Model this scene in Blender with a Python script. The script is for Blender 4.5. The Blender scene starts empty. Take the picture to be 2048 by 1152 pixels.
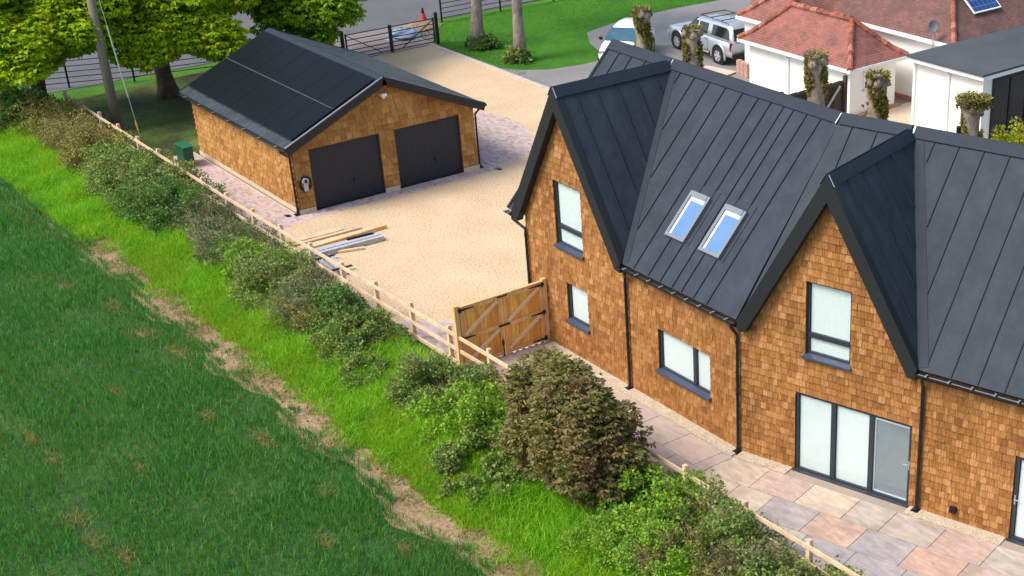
import bpy, bmesh, math, random
import numpy as np
from mathutils import Vector, Matrix
R = math.radians
rnd = random.Random(11)
rng = np.random.default_rng(5)
sc = bpy.context.scene
COL = sc.collection
# ------------------------------------------------------------------ camera
FPX, SHX, SHY = 2955.7, 408.9, 220.4
PITCH, YAW, ROLL = R(28.038), R(-50.821), R(-0.944)
CAMPOS = Vector((32.003, -19.601, 17.591))
fw = Vector((math.sin(YAW)*math.cos(PITCH), math.cos(YAW)*math.cos(PITCH), -math.sin(PITCH)))
r0 = Vector((math.cos(YAW), -math.sin(YAW), 0)); u0 = r0.cross(fw)
cr = r0*math.cos(ROLL)+u0*math.sin(ROLL); cu = -r0*math.sin(ROLL)+u0*math.cos(ROLL)
cam = bpy.data.cameras.new('camera'); camo = bpy.data.objects.new('camera', cam); COL.objects.link(camo)
m = Matrix((cr, cu, -fw)).transposed().to_4x4(); m.translation = CAMPOS
camo.matrix_world = m
cam.sensor_width = 36; cam.lens = FPX/2048*36
cam.shift_x = -SHX/2048; cam.shift_y = SHY/2048
cam.clip_end = 2000; sc.camera = camo
def seen(P, mx=120):
    """which world points fall in (or near) the frame; keeps grass to the visible ground"""
    d = np.asarray(P)-np.array(CAMPOS); z = d@np.array(fw)
    x = 1024+SHX+FPX*(d@np.array(cr))/z; y = 576+SHY-FPX*(d@np.array(cu))/z
    return (x > -mx) & (x < 2048+mx) & (y > -mx) & (y < 1152+mx)
# ------------------------------------------------------------------ sky and sun
SUN_EL, SUN_AZ = R(50), math.atan2(-0.30, -0.95)      # azimuth measured from +Y towards +X
w = bpy.data.worlds.new('World'); sc.world = w; w.use_nodes = True
nt = w.node_tree; bg = nt.nodes['Background']; sky = nt.nodes.new('ShaderNodeTexSky')
sky.sky_type = 'NISHITA'; sky.sun_disc = False; sky.sun_elevation = SUN_EL; sky.sun_rotation = SUN_AZ
sky.air_density = 1.0; sky.dust_density = 2.5; sky.ozone_density = 1.0
nt.links.new(sky.outputs[0], bg.inputs[0]); bg.inputs[1].default_value = 0.15
sl = bpy.data.lights.new('sun', 'SUN'); sl.energy = 1.9; sl.angle = R(24); sl.color = (1, .95, .88)
so = bpy.data.objects.new('sun', sl); COL.objects.link(so)
sdir = Vector((math.sin(SUN_AZ)*math.cos(SUN_EL), math.cos(SUN_AZ)*math.cos(SUN_EL), math.sin(SUN_EL)))
so.rotation_euler = sdir.to_track_quat('Z', 'Y').to_euler(); so.location = (0, 0, 60)
sc.view_settings.view_transform = 'Standard'; sc.view_settings.look = 'None'
sc.view_settings.gamma = 1; sc.view_settings.use_curve_mapping = False
sc.view_settings.exposure = 0.82
# ------------------------------------------------------------------ materials
def newmat(name):
    mt = bpy.data.materials.new(name); mt.use_nodes = True
    return mt, mt.node_tree, mt.node_tree.nodes['Principled BSDF']
def N(nt, t, **kw):
    n = nt.nodes.new(t)
    for k, v in kw.items():
        if k in n.inputs: n.inputs[k].default_value = v
        else: setattr(n, k, v)
    return n
def rgba(c): return (c[0], c[1], c[2], 1)
def ramp(nt, stops, interp='LINEAR'):
    n = nt.nodes.new('ShaderNodeValToRGB'); cr_ = n.color_ramp; cr_.interpolation = interp
    while len(cr_.elements) > 1: cr_.elements.remove(cr_.elements[0])
    for i, (p_, c) in enumerate(stops):
        e = cr_.elements[0] if i == 0 else cr_.elements.new(p_)
        e.position = p_; e.color = rgba(c)
    return n
def pos(nt): return nt.nodes.new('ShaderNodeNewGeometry').outputs['Position']
def noise(nt, scale, detail=4, rough=.6, vec=None, vscale=None):
    n = N(nt, 'ShaderNodeTexNoise', Scale=scale, Detail=detail, Roughness=rough)
    v = vec or pos(nt)
    if vscale:
        mp = nt.nodes.new('ShaderNodeMapping'); mp.inputs['Scale'].default_value = vscale
        nt.links.new(v, mp.inputs[0]); v = mp.outputs[0]
    nt.links.new(v, n.inputs['Vector']); return n.outputs['Fac']
def mixc(nt, fac, a, b, mode='MIX'):
    n = nt.nodes.new('ShaderNodeMix'); n.data_type = 'RGBA'; n.blend_type = mode
    for s, v in ((0, fac), (6, a), (7, b)):
        if hasattr(v, 'links'): nt.links.new(v, n.inputs[s])
        else: n.inputs[s].default_value = v if s == 0 else rgba(v)
    return n.outputs[2]
def bump(nt, bs, h, strength=.4, dist=.02):
    b = N(nt, 'ShaderNodeBump', Strength=strength, Distance=dist); nt.links.new(h, b.inputs['Height'])
    nt.links.new(b.outputs[0], bs.inputs['Normal'])
def plain(name, c, rough=.6, metal=0, spec=.4, var=.12, scale=6, coat=0):
    mt, nt, bs = newmat(name)
    f = noise(nt, scale); col = mixc(nt, f, [x*(1-var) for x in c], [min(1, x*(1+var)) for x in c])
    nt.links.new(col, bs.inputs['Base Color'])
    bs.inputs['Roughness'].default_value = rough; bs.inputs['Metallic'].default_value = metal
    bs.inputs['Specular IOR Level'].default_value = spec; bs.inputs['Coat Weight'].default_value = coat
    return mt
def speckle(name, stops, s1, s2, rough=.9, b=.5, w2=.4, dist=.02, spec=.2, vs=None):
    """ground-like stuff: fine grain from one noise, broad patches from another"""
    mt, nt, bs = newmat(name)
    f1 = noise(nt, s1, 3, .7, vscale=vs); f2 = noise(nt, s2, 5)
    mm = N(nt, 'ShaderNodeMix'); mm.inputs[0].default_value = w2
    nt.links.new(f1, mm.inputs[2]); nt.links.new(f2, mm.inputs[3])
    rp = ramp(nt, stops); nt.links.new(mm.outputs[0], rp.inputs[0]); nt.links.new(rp.outputs[0], bs.inputs['Base Color'])
    bs.inputs['Roughness'].default_value = rough; bs.inputs['Specular IOR Level'].default_value = spec
    if b: bump(nt, bs, f1, b, dist)
    return mt
def island(name, stops, rough=.8, grain=None, grain_amt=.5, patch=None, b=0, spec=.3):
    """every separate piece of the mesh (shingle, slab, plank) its own tone, with grain"""
    mt, nt, bs = newmat(name)
    g = nt.nodes.new('ShaderNodeNewGeometry')
    rp = ramp(nt, stops); nt.links.new(g.outputs['Random Per Island'], rp.inputs[0]); col = rp.outputs[0]
    if grain:
        f = noise(nt, 1, 4, .65, vscale=grain)
        gr = ramp(nt, [(.3, (1-grain_amt,)*3), (.7, (1+grain_amt*.35,)*3)]); nt.links.new(f, gr.inputs[0])
        col = mixc(nt, 1.0, col, gr.outputs[0], 'MULTIPLY')
        if b: bump(nt, bs, f, b, .01)
    if patch:
        f = noise(nt, patch[0], 4); pr = ramp(nt, [(.42, (1, 1, 1)), (.72, patch[1])]); nt.links.new(f, pr.inputs[0])
        col = mixc(nt, 1.0, col, pr.outputs[0], 'MULTIPLY')
    nt.links.new(col, bs.inputs['Base Color'])
    bs.inputs['Roughness'].default_value = rough; bs.inputs['Specular IOR Level'].default_value = spec
    return mt
def leafmat(name, stops, clump=None, trans=.35, cscale=1.1, rough=.55):
    mt, nt, bs = newmat(name)
    g = nt.nodes.new('ShaderNodeNewGeometry')
    rp = ramp(nt, stops); nt.links.new(g.outputs['Random Per Island'], rp.inputs[0]); col = rp.outputs[0]
    if clump:
        f = noise(nt, cscale, 3); rr = ramp(nt, [(.44, (0, 0, 0)), (.66, (1, 1, 1))]); nt.links.new(f, rr.inputs[0])
        col = mixc(nt, rr.outputs[0], col, mixc(nt, .75, col, clump))
    nt.links.new(col, bs.inputs['Base Color']); bs.inputs['Roughness'].default_value = rough
    bs.inputs['Specular IOR Level'].default_value = .25
    tr = nt.nodes.new('ShaderNodeBsdfTranslucent'); nt.links.new(col, tr.inputs[0])
    mx = nt.nodes.new('ShaderNodeMixShader'); mx.inputs[0].default_value = trans
    nt.links.new(bs.outputs[0], mx.inputs[1]); nt.links.new(tr.outputs[0], mx.inputs[2])
    nt.links.new(mx.outputs[0], nt.nodes['Material Output'].inputs[0])
    return mt
def glassmat(name, tint, refl=.12, rough=.03):
    mt, nt, bs = newmat(name)
    t = N(nt, 'ShaderNodeBsdfTransparent'); t.inputs[0].default_value = rgba(tint)
    g = N(nt, 'ShaderNodeBsdfGlossy', Roughness=rough); g.inputs[0].default_value = (.95, .97, 1, 1)
    lw = N(nt, 'ShaderNodeLayerWeight', Blend=.5); pw = N(nt, 'ShaderNodeMath', operation='POWER'); pw.inputs[1].default_value = 4
    nt.links.new(lw.outputs['Facing'], pw.inputs[0])
    ad = N(nt, 'ShaderNodeMath', operation='MULTIPLY_ADD'); ad.inputs[1].default_value = .7; ad.inputs[2].default_value = refl; nt.links.new(pw.outputs[0], ad.inputs[0])
    mx = nt.nodes.new('ShaderNodeMixShader'); nt.links.new(ad.outputs[0], mx.inputs[0])
    nt.links.new(t.outputs[0], mx.inputs[1]); nt.links.new(g.outputs[0], mx.inputs[2])
    nt.links.new(mx.outputs[0], nt.nodes['Material Output'].inputs[0]); return mt

MT = {}
MT['shake'] = island('cedar_shake', [(0, (0.2606, 0.1069, 0.0274)), (.10, (0.3214, 0.1338, 0.0341)), (.45, (0.3789, 0.1633, 0.0431)), (.8, (0.4363, 0.1997, 0.0587)), (1, (0.5174, 0.2624, 0.0988))],
                     .8, (34, 34, 2.2), .5, (0.55, (.72, .66, .60)), .5)
MT['shake_gold'] = island('cedar_shake_garage', [(0, (.33, .15, .036)), (.12, (.40, .19, .045)), (.6, (.47, .235, .060)), (1, (.56, .30, .095))],
                     .8, (34, 34, 2.2), .4, (0.8, (.72, .66, .62)), .5)
MT['wall_core'] = plain('dark_timber_core', (.12, .06, .025), .9)
def roofmat():
    mt, nt, bs = newmat('anthracite_standing_seam')
    f = noise(nt, 1.3, 5, .6); f2 = noise(nt, 60, 2)
    c = mixc(nt, f, (.027, .034, .044), (.039, .048, .061)); c = mixc(nt, .22, c, mixc(nt, f2, (.012, .014, .018), (.055, .062, .074)))
    nt.links.new(c, bs.inputs['Base Color'])
    rr = N(nt, 'ShaderNodeMapRange'); rr.inputs[3].default_value = .50; rr.inputs[4].default_value = .66
    nt.links.new(f, rr.inputs[0]); nt.links.new(rr.outputs[0], bs.inputs['Roughness'])
    bs.inputs['Specular IOR Level'].default_value = .11
    st_ = noise(nt, 1, 4, .7, vscale=(2.2, 2.2, .35)); sr = ramp(nt, [(.4, (1, 1, 1)), (.75, (1.45, 1.42, 1.38))]); nt.links.new(st_, sr.inputs[0])
    nt.links.new(mixc(nt, 1.0, c, sr.outputs[0], 'MULTIPLY'), bs.inputs['Base Color'])
    f3 = noise(nt, 2.2, 2); bump(nt, bs, f3, .35, .06); return mt
MT['roof'] = roofmat()
MT['cap'] = plain('anthracite_trim', (.030, .037, .048), .6, 0, .12, .2, 3)
MT['barge'] = plain('black_bargeboard', (.018, .02, .022), .5, 0, .35)
MT['black'] = plain('black_plastic', (.012, .012, .013), .4, 0, .4)
MT['blackmetal'] = plain('black_painted_steel', (.012, .012, .014), .5, 0, .4)
MT['frame'] = plain('anthracite_window_frame', (.028, .036, .047), .42, 0, .45)
MT['rl'] = plain('grey_rooflight_frame', (0.1760, 0.1925, 0.2200), .5, 0, .35)
MT['sill'] = plain('slate_blue_sill', (.045, .058, .095), .4, 0, .5)
MT['blind'] = plain('white_blind', (.81, .83, .815), .85, 0, .2, .03, 30)
MT['greyblind'] = plain('grey_screen_blind', (.27, .30, .315), .8, 0, .2, .08, 9)
MT['pane'] = glassmat('window_glass', (.945, .975, .97), .05)
MT['bluepane'] = plain('blue_sky_reflection_glass', (.11, .22, .46), .22, 0, .3, .25, 1.5, 0)  # reflected sky and a blue blind put into the pane colour
MT['steel'] = plain('brushed_steel', (.55, .56, .57), .35, .8)
MT['silverclip'] = plain('silver_clip', (.6, .6, .6), .35, .7)
MT['gravel'] = speckle('golden_gravel', [(.26, (.20, .125, .07)), (.42, (.50, .355, .205)), (.55, (.64, .48, .295)), (.72, (.82, .68, .48))], 17, .5, .95, .5, .22, .03)
MT['pebble'] = speckle('pale_pebble_strip', [(.25, (.20, .14, .08)), (.45, (.50, .40, .27)), (.65, (.75, .66, .50))], 26, 3, .9, 1, .25, .03)
MT['blockpave'] = island('pinkish_block_paving', [(0, (0.4420, 0.2860, 0.2500)), (.35, (0.5720, 0.4160, 0.3625)), (.6, (0.5200, 0.4290, 0.4375)), (.85, (0.6760, 0.4940, 0.4000)), (1, (0.3900, 0.3250, 0.3375))], .85, (5, 5, 5), .25)
MT['slab'] = island('sandstone_slab', [(0, (0.5225, 0.3800, 0.2910)), (.14, (0.6080, 0.3990, 0.2910)), (.28, (0.4085, 0.3800, 0.3783)), (.42, (0.4750, 0.4370, 0.3783)), (.56, (0.6270, 0.4845, 0.3492)), (.70, (0.3990, 0.3657, 0.3589)), (.84, (0.5700, 0.4085, 0.3201)), (1, (0.4655, 0.4370, 0.3686))], .75, (2.2, 6, 2), .3, (1.7, (0.7980, 0.7790, 0.7954)))
MT['mauveslab'] = island('mauve_sandstone_slab', [(0, (.50, .38, .31)), (.5, (.46, .37, .315)), (1, (.55, .42, .33))], .78, (2.2, 6, 2), .2)
MT['joint'] = plain('slab_joint', (.34, .27, .21), .95)
MT['kerb'] = speckle('pale_kerb', [(.3, (.45, .36, .31)), (.7, (.64, .54, .47))], 14, 2, .9, .3)
MT['asphalt'] = speckle('road_asphalt', [(.3, (.085, .085, .09)), (.7, (.16, .155, .16))], 18, .35, .9, .4)
MT['apron'] = speckle('worn_pinkish_apron', [(.3, (.16, .13, .125)), (.7, (.27, .225, .21))], 14, .8, .9, .4)
MT['drive'] = speckle('grey_driveway', [(.3, (.16, .155, .15)), (.7, (.30, .285, .265))], 20, .5, .9, .4)
MT['soil'] = speckle('dry_soil', [(.25, (.11, .073, .036)), (.5, (.29, .20, .105)), (.72, (.46, .345, .20))], 8, .8, .95, 1, .38, .07)
MT['cropsoil'] = speckle('field_soil_under_crop', [(.28, (0.0180, 0.0535, 0.0130)), (.55, (0.0396, 0.0921, 0.0208)), (.72, (0.1350, 0.1263, 0.0364)), (.85, (0.3600, 0.2228, 0.1040))], 5, .5, .95, 1, .5, .05)
MT['verge'] = speckle('verge_turf', [(.3, (.03, .10, .010)), (.55, (.07, .19, .014)), (.75, (.13, .22, .03))], 7, .6, .95, .8, .5)
MT['lawn'] = speckle('mown_lawn', [(.3, (0.0287, 0.0997, 0.0088)), (.55, (0.0552, 0.1757, 0.0132)), (.75, (0.1150, 0.2470, 0.0220))], 9, .45, .95, .8, .5, .04, .1, (1, .35, 1))
MT['shadegrass'] = speckle('worn_shaded_grass_under_trees', [(.34, (.028, .024, .012)), (.46, (.045, .055, .014)), (.56, (.07, .11, .018)), (.72, (.24, .19, .10))], 6, .42, .95, .8, .75)  # dark stops carry tree shade as well as leaf litter and bare earth
MT['newwood'] = island('fresh_sawn_wood', [(0, (0.6160, 0.4032, 0.2242)), (.5, (0.7146, 0.4973, 0.2990)), (1, (0.8131, 0.6182, 0.4186))], .8, (3, 3, 3), .3)
MT['gatewood'] = island('orange_gate_boards', [(0, (0.7542, 0.3257, 0.0545)), (.5, (0.9000, 0.4234, 0.0786)), (1, (0.9000, 0.5374, 0.1210))], .75, (20, 20, 2), .3)
MT['gateframe'] = island('gate_frame_wood', [(0, (0.6877, 0.3795, 0.1265)), (1, (0.8199, 0.4934, 0.1955))], .8, (12, 12, 3), .3)
MT['brace'] = island('pale_gate_brace', [(0, (0.7992, 0.5300, 0.2730)), (1, (0.8640, 0.6042, 0.3465))], .8, (12, 12, 3), .15)
MT['greytimber'] = island('weathered_grey_timber', [(0, (.30, .29, .28)), (.5, (.45, .44, .44)), (1, (.60, .60, .61))], .7, (12, 12, 12), .3)
MT['darkwood'] = island('dark_stained_wood', [(0, (.05, .033, .024)), (1, (.10, .068, .048))], .85, (14, 14, 2), .4)
MT['polewood'] = island('weathered_pole', [(0, (.25, .21, .165)), (1, (.29, .24, .19))], .9, (14, 14, .8), .45, None, .6)
MT['green_box'] = plain('dark_green_grp', (.010, .085, .045), .45, 0, .5)
MT['slate'] = island('dark_slate', [(0, (.030, .036, .044)), (1, (.055, .064, .076))], .5, (6, 6, 6), .3)
def slate_reflection():
    mt, nt, bs = newmat('slate_courses')
    wv = N(nt, 'ShaderNodeTexWave', Scale=1.9, Distortion=.6, Detail=2); wv.bands_direction = 'Y'; nt.links.new(pos(nt), wv.inputs[0])
    f = noise(nt, 1.2, 5, .7, vscale=(.4, 3, 3))
    c = mixc(nt, f, (.035, .045, .042), (.10, .12, .10)); c2 = mixc(nt, wv.outputs['Fac'], [.5]*3, [1.1]*3)  # green of the reflected trees put into the slate colour
    nt.links.new(mixc(nt, 1, c, c2, 'MULTIPLY'), bs.inputs['Base Color']); bs.inputs['Roughness'].default_value = .45; return mt
MT['slate_reflection'] = slate_reflection()
def solarmat(name, a, b_, line, sx):
    mt, nt, bs = newmat(name)
    f = noise(nt, 7, 3); c = mixc(nt, f, a, b_)
    br = N(nt, 'ShaderNodeTexBrick', Scale=1.0); br.offset = 0; br.inputs['Mortar Size'].default_value = .006
    br.inputs['Brick Width'].default_value = sx; br.inputs['Row Height'].default_value = sx
    nt.links.new(pos(nt), br.inputs[0]); nt.links.new(c, br.inputs['Color1']); nt.links.new(c, br.inputs['Color2']); br.inputs['Mortar'].default_value = rgba(line)
    nt.links.new(br.outputs[0], bs.inputs['Base Color']); bs.inputs['Roughness'].default_value = .4; bs.inputs['Specular IOR Level'].default_value = .06
    return mt
MT['solar'] = solarmat('black_solar_cells', (.004, .0045, .006), (.008, .009, .011), (.008, .008, .009), .16)
MT['bluesolar'] = solarmat('blue_solar_cells', (.02, .05, .16), (.03, .08, .22), (.2, .28, .4), .25)
MT['plinth'] = plain('pale_render_plinth', (.58, .47, .34), .9, 0, .2, .2, 5)
MT['garagedoor'] = plain('anthracite_garage_door', (.020, .024, .034), .5, 0, .4)
MT['white'] = plain('white_render', (0.8960, 0.8792, 0.8176), .9, 0, .2, .04, 2)
MT['upvc'] = plain('white_upvc', (.82, .83, .83), .4, 0, .4, .02)
def tilemat(name, stops):
    mt, nt, bs = newmat(name)
    br = N(nt, 'ShaderNodeTexBrick', Scale=1.0); br.inputs['Mortar Size'].default_value = .012; br.inputs['Brick Width'].default_value = .165; br.inputs['Row Height'].default_value = .066
    br.inputs['Color1'].default_value = (.25, .25, .25, 1); br.inputs['Color2'].default_value = (.8, .8, .8, 1); br.inputs['Mortar'].default_value = (.0, .0, .0, 1)
    # courses follow the height of the slope
    g = pos(nt); sp = nt.nodes.new('ShaderNodeSeparateXYZ'); nt.links.new(g, sp.inputs[0])
    ad = N(nt, 'ShaderNodeMath', operation='ADD'); nt.links.new(sp.outputs[0], ad.inputs[0]); nt.links.new(sp.outputs[1], ad.inputs[1])
    cb = nt.nodes.new('ShaderNodeCombineXYZ'); nt.links.new(ad.outputs[0], cb.inputs[0]); nt.links.new(sp.outputs[2], cb.inputs[1]); nt.links.new(cb.outputs[0], br.inputs[0])
    f = noise(nt, 1.5, 8, .78)
    mm = N(nt, 'ShaderNodeMix'); mm.inputs[0].default_value = .22; nt.links.new(f, mm.inputs[2])
    bw = nt.nodes.new('ShaderNodeRGBToBW'); nt.links.new(br.outputs[0], bw.inputs[0]); nt.links.new(bw.outputs[0], mm.inputs[3])
    rp = ramp(nt, stops); nt.links.new(mm.outputs[0], rp.inputs[0]); nt.links.new(rp.outputs[0], bs.inputs['Base Color'])
    bs.inputs['Roughness'].default_value = .85; bump(nt, bs, bw.outputs[0], .6, .03); return mt
MT['redtile'] = tilemat('red_clay_tiles', [(.20, (.06, .035, .03)), (.36, (.16, .072, .058)), (.50, (.29, .105, .078)), (.64, (.36, .135, .098)), (.8, (.44, .20, .15))])
MT['browntile'] = tilemat('mottled_brown_tiles', [(.20, (.045, .032, .028)), (.38, (.115, .06, .048)), (.55, (.19, .085, .066)), (.75, (.33, .14, .105))])
MT['hiptile'] = island('orange_hip_tiles', [(0, (.20, .075, .05)), (.5, (.38, .12, .075)), (1, (.46, .19, .13))], .85, (8, 8, 8), .5)
MT['brick'] = tilemat('salmon_brick', [(.2, (.36, .17, .12)), (.6, (.46, .20, .13)), (.8, (.50, .24, .16))])
MT['felt'] = speckle('grey_felt_roof', [(.3, (.055, .062, .068)), (.7, (.095, .103, .108))], 30, .5, .85, .2, .6)
MT['darkglass'] = plain('dark_glazing', (.010, .012, .012), .06, 0, .6, .5, 1.2)
MT['trunk'] = speckle('grey_bark', [(.3, (.10, .08, .06)), (.5, (.24, .20, .155)), (.72, (.38, .33, .27))], 7, 1.6, .95, 1, .35, .05, .2, (1, 1, .4))
MT['darktrunk'] = speckle('dark_brown_bark', [(.3, (.05, .038, .028)), (.7, (.15, .115, .085))], 6, 1.5, .95, 1, .35, .05)  # darker, browner bark for the chestnuts
MT['twig'] = island('dry_twigs', [(0, (.12, .075, .04)), (.5, (.21, .14, .08)), (1, (.32, .235, .15))], .9)
MT['stone'] = island('pale_stone', [(0, (.36, .28, .20)), (.5, (.50, .42, .32)), (1, (.62, .54, .44))], .9)
MT['silver'] = plain('silver_car_paint', (.52, .55, .57), .3, .55, .5, .03, 3, .6)
MT['whitecar'] = plain('white_car_paint', (.88, .89, .90), .45, 0, .35, .02, 3, .2)
MT['carglass'] = plain('car_glass', (.010, .012, .014), .05, 0, .6)
MT['bluescreen'] = plain('windscreen_glass', (.045, .12, .16), .05, 0, .7, .5, 2)
MT['tyre'] = plain('tyre_rubber', (.016, .016, .016), .85)
MT['alloy'] = plain('alloy_wheel', (.62, .63, .64), .35, .5)
MT['redlamp'] = plain('red_lamp', (.26, .012, .015), .25, 0, .5)
MT['yellow'] = plain('yellow_plate', (.62, .42, .03), .5)
MT['orange'] = plain('orange_cone', (.42, .055, .03), .7)
MT['tan'] = plain('tan_board', (.58, .47, .36), .85, 0, .2, .15, 4)
MT['pinkblock'] = plain('pink_block', (.50, .30, .25), .9, 0, .2, .2, 9)
MT['blueplastic'] = plain('crumpled_blue_white_plastic', (.22, .29, .37), .4, 0, .5, .6, 5)
MT['paving_buff'] = speckle('buff_paving', [(.3, (.46, .37, .26)), (.7, (.66, .56, .43))], 6, 1, .9, .3)
# ------------------------------------------------------------------ mesh helpers
class MB:
    def __init__(s): s.v = []; s.f = []
    def add(s, vs, fs):
        o = len(s.v); s.v += [tuple(q) for q in vs]; s.f += [tuple(i+o for i in q) for q in fs]
    def prism(s, a, b):
        """solid between two matching loops"""
        n = len(a); s.add(list(a)+list(b), [tuple(range(n))[::-1], tuple(range(n, 2*n))]+[(i, (i+1) % n, n+(i+1) % n, n+i) for i in range(n)])
    def box(s, c, sx, sy, sz, X=(1, 0, 0), Y=(0, 1, 0), Z=(0, 0, 1)):
        c = Vector(c); X = Vector(X)*sx/2; Y = Vector(Y)*sy/2; Z = Vector(Z)*sz/2
        a = [c-X-Y-Z, c+X-Y-Z, c+X+Y-Z, c-X+Y-Z]; s.prism(a, [q+Z*2 for q in a])
    def bar(s, p, q, wx, wy, up=(0, 0, 1)):
        p = Vector(p); q = Vector(q); d = (q-p); L = d.length; d.normalize(); up = Vector(up)
        if abs(d.dot(up)) > .98: up = Vector((1, 0, 0))
        X = d.cross(up).normalized(); Y = X.cross(d).normalized(); s.box((p+q)/2, wx, L, wy, X, d, Y)
    def tube(s, pts, r, n=8, caps=True):
        pts = [Vector(q) for q in pts]; rs = r if isinstance(r, (list, tuple)) else [r]*len(pts); rings = []; o = len(s.v)
        ref = None
        for i, q in enumerate(pts):
            d = (pts[min(i+1, len(pts)-1)]-pts[max(i-1, 0)]).normalized()
            if ref is None: ref = Vector((1, 0, 0)) if abs(d.x) < .9 else Vector((0, 1, 0))
            X = (ref-d*ref.dot(d)).normalized(); Y = d.cross(X); ref = X
            for k in range(n):
                a = 2*math.pi*k/n; s.v.append(tuple(q+(X*math.cos(a)+Y*math.sin(a))*rs[i]))
        for i in range(len(pts)-1):
            for k in range(n): s.f.append((o+i*n+k, o+i*n+(k+1) % n, o+(i+1)*n+(k+1) % n, o+(i+1)*n+k))
        if caps:
            s.f.append(tuple(o+k for k in range(n))[::-1]); s.f.append(tuple(o+(len(pts)-1)*n+k for k in range(n)))
    def loft(s, rings, caps=True):
        o = len(s.v); n = len(rings[0])
        for r_ in rings: s.v += [tuple(q) for q in r_]
        for i in range(len(rings)-1):
            for k in range(n): s.f.append((o+i*n+k, o+i*n+(k+1) % n, o+(i+1)*n+(k+1) % n, o+(i+1)*n+k))
        if caps: s.f.append(tuple(o+k for k in range(n))[::-1]); s.f.append(tuple(o+(len(rings)-1)*n+k for k in range(n)))
    def build(s, name, mat, parent=None, smooth=False, bevel=0):
        me = bpy.data.meshes.new(name); vs = s.v
        if parent:
            M_ = wm(parent).inverted(); vs = [tuple(M_ @ Vector(q)) for q in vs]
        me.from_pydata(vs, [], s.f)
        bm = bmesh.new(); bm.from_mesh(me)
        bmesh.ops.recalc_face_normals(bm, faces=bm.faces)
        if bevel:
            es = [e for e in bm.edges if len(e.link_faces) == 2 and e.calc_face_angle(0) > .5]
            bmesh.ops.bevel(bm, geom=es, offset=bevel, segments=2, affect='EDGES', clamp_overlap=True)
        bm.to_mesh(me); bm.free()
        me.materials.append(mat if not isinstance(mat, str) else MT[mat])
        if smooth:
            me.polygons.foreach_set('use_smooth', [True]*len(me.polygons))
        o = bpy.data.objects.new(name, me); COL.objects.link(o)
        if parent: o.parent = parent
        return o
WM = {}
def wm(o):
    M_ = Matrix.Translation(o.location) @ o.rotation_euler.to_matrix().to_4x4()
    return wm(o.parent) @ M_ if o.parent else M_
def tag(o, label, cat=None, group=None, kind=None):
    o['label'] = label
    if cat: o['category'] = cat
    if group: o['group'] = group
    if kind: o['kind'] = kind
    return o
def thing(name, label, cat, loc=(0, 0, 0), rz=0, group=None):
    o = bpy.data.objects.new(name, None); COL.objects.link(o); o.location = loc; o.rotation_euler = (0, 0, rz); o.empty_display_size = .3
    return tag(o, label, cat, group)
def kids(o): return [c for c in bpy.data.objects if c.parent == o]
def dup(o, parent=None):
    c = o.copy(); COL.objects.link(c)
    if parent: c.parent = parent
    for k in kids(o): dup(k, c)
    return c
def npmesh(name, V, F, mat, parent=None):
    """big meshes straight from arrays; F is (n,3) or (n,4)"""
    me = bpy.data.meshes.new(name); V = np.asarray(V, np.float32)
    if parent: V = V-np.array(wm(parent).translation, np.float32)
    k = F.shape[1]; me.vertices.add(len(V)); me.vertices.foreach_set('co', V.ravel())
    me.loops.add(F.size); me.loops.foreach_set('vertex_index', F.astype(np.int32).ravel())
    me.polygons.add(len(F)); me.polygons.foreach_set('loop_start', np.arange(0, F.size, k, dtype=np.int32))
    me.update(calc_edges=True); me.materials.append(MT[mat] if isinstance(mat, str) else mat)
    o = bpy.data.objects.new(name, me); COL.objects.link(o)
    if parent: o.parent = parent
    return o
def clip(poly, halves):
    """convex polygon (2D) cut by half planes a*x+b*y<=c"""
    for a, b, c in halves:
        out = []
        for i in range(len(poly)):
            p, q = poly[i], poly[(i+1) % len(poly)]; dp = a*p[0]+b*p[1]-c; dq = a*q[0]+b*q[1]-c
            if dp <= 0: out.append(p)
            if (dp < 0 < dq) or (dq < 0 < dp):
                t = dp/(dp-dq); out.append((p[0]+(q[0]-p[0])*t, p[1]+(q[1]-p[1])*t))
        poly = out
        if len(poly) < 3: return []
    return poly
def rsub(rect, holes):
    rs = [rect]
    for h in holes:
        out = []
        for (x0, x1, z0, z1) in rs:
            a, b, c, d = h
            if b <= x0 or a >= x1 or d <= z0 or c >= z1: out.append((x0, x1, z0, z1)); continue
            if a > x0: out.append((x0, a, z0, z1))
            if b < x1: out.append((b, x1, z0, z1))
            xa, xb = max(x0, a), min(x1, b)
            if c > z0: out.append((xa, xb, z0, c))
            if d < z1: out.append((xa, xb, d, z1))
        rs = out
    return [q for q in rs if q[1]-q[0] > .004 and q[3]-q[2] > .004]
def shingles(mb, F, x0, x1, z0, z1, holes=(), halves=(), course=.171, wmin=.09, wmax=.20, rr=rnd, gap=.003, tk=1.0):
    nrow = int(round((z1-z0)/course))
    for i in range(nrow):
        zb = z0+i*course; zt = min(zb+course, z1); x = x0-rr.random()*.1
        while x < x1:
            wd = rr.uniform(wmin, wmax); a, b = max(x, x0)+gap, min(x+wd, x1)-gap; x += wd
            if b-a < .01: continue
            jb = rr.uniform(-.007, .004); th = rr.uniform(.022, .036)*tk
            for (xa, xb, za, zc) in rsub((a, b, zb, zt), holes):
                zlo = za+(jb if za == zb else 0)
                pl = clip([(xa, zlo), (xb, zlo), (xb, zc), (xa, zc)], halves)
                if len(pl) < 3: continue
                out = [F(px_, -(.006+(th-.006)*(1-(pz-zb)/course)), pz) for px_, pz in pl]
                mb.prism([F(px_, .004, pz) for px_, pz in pl], out)
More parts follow.
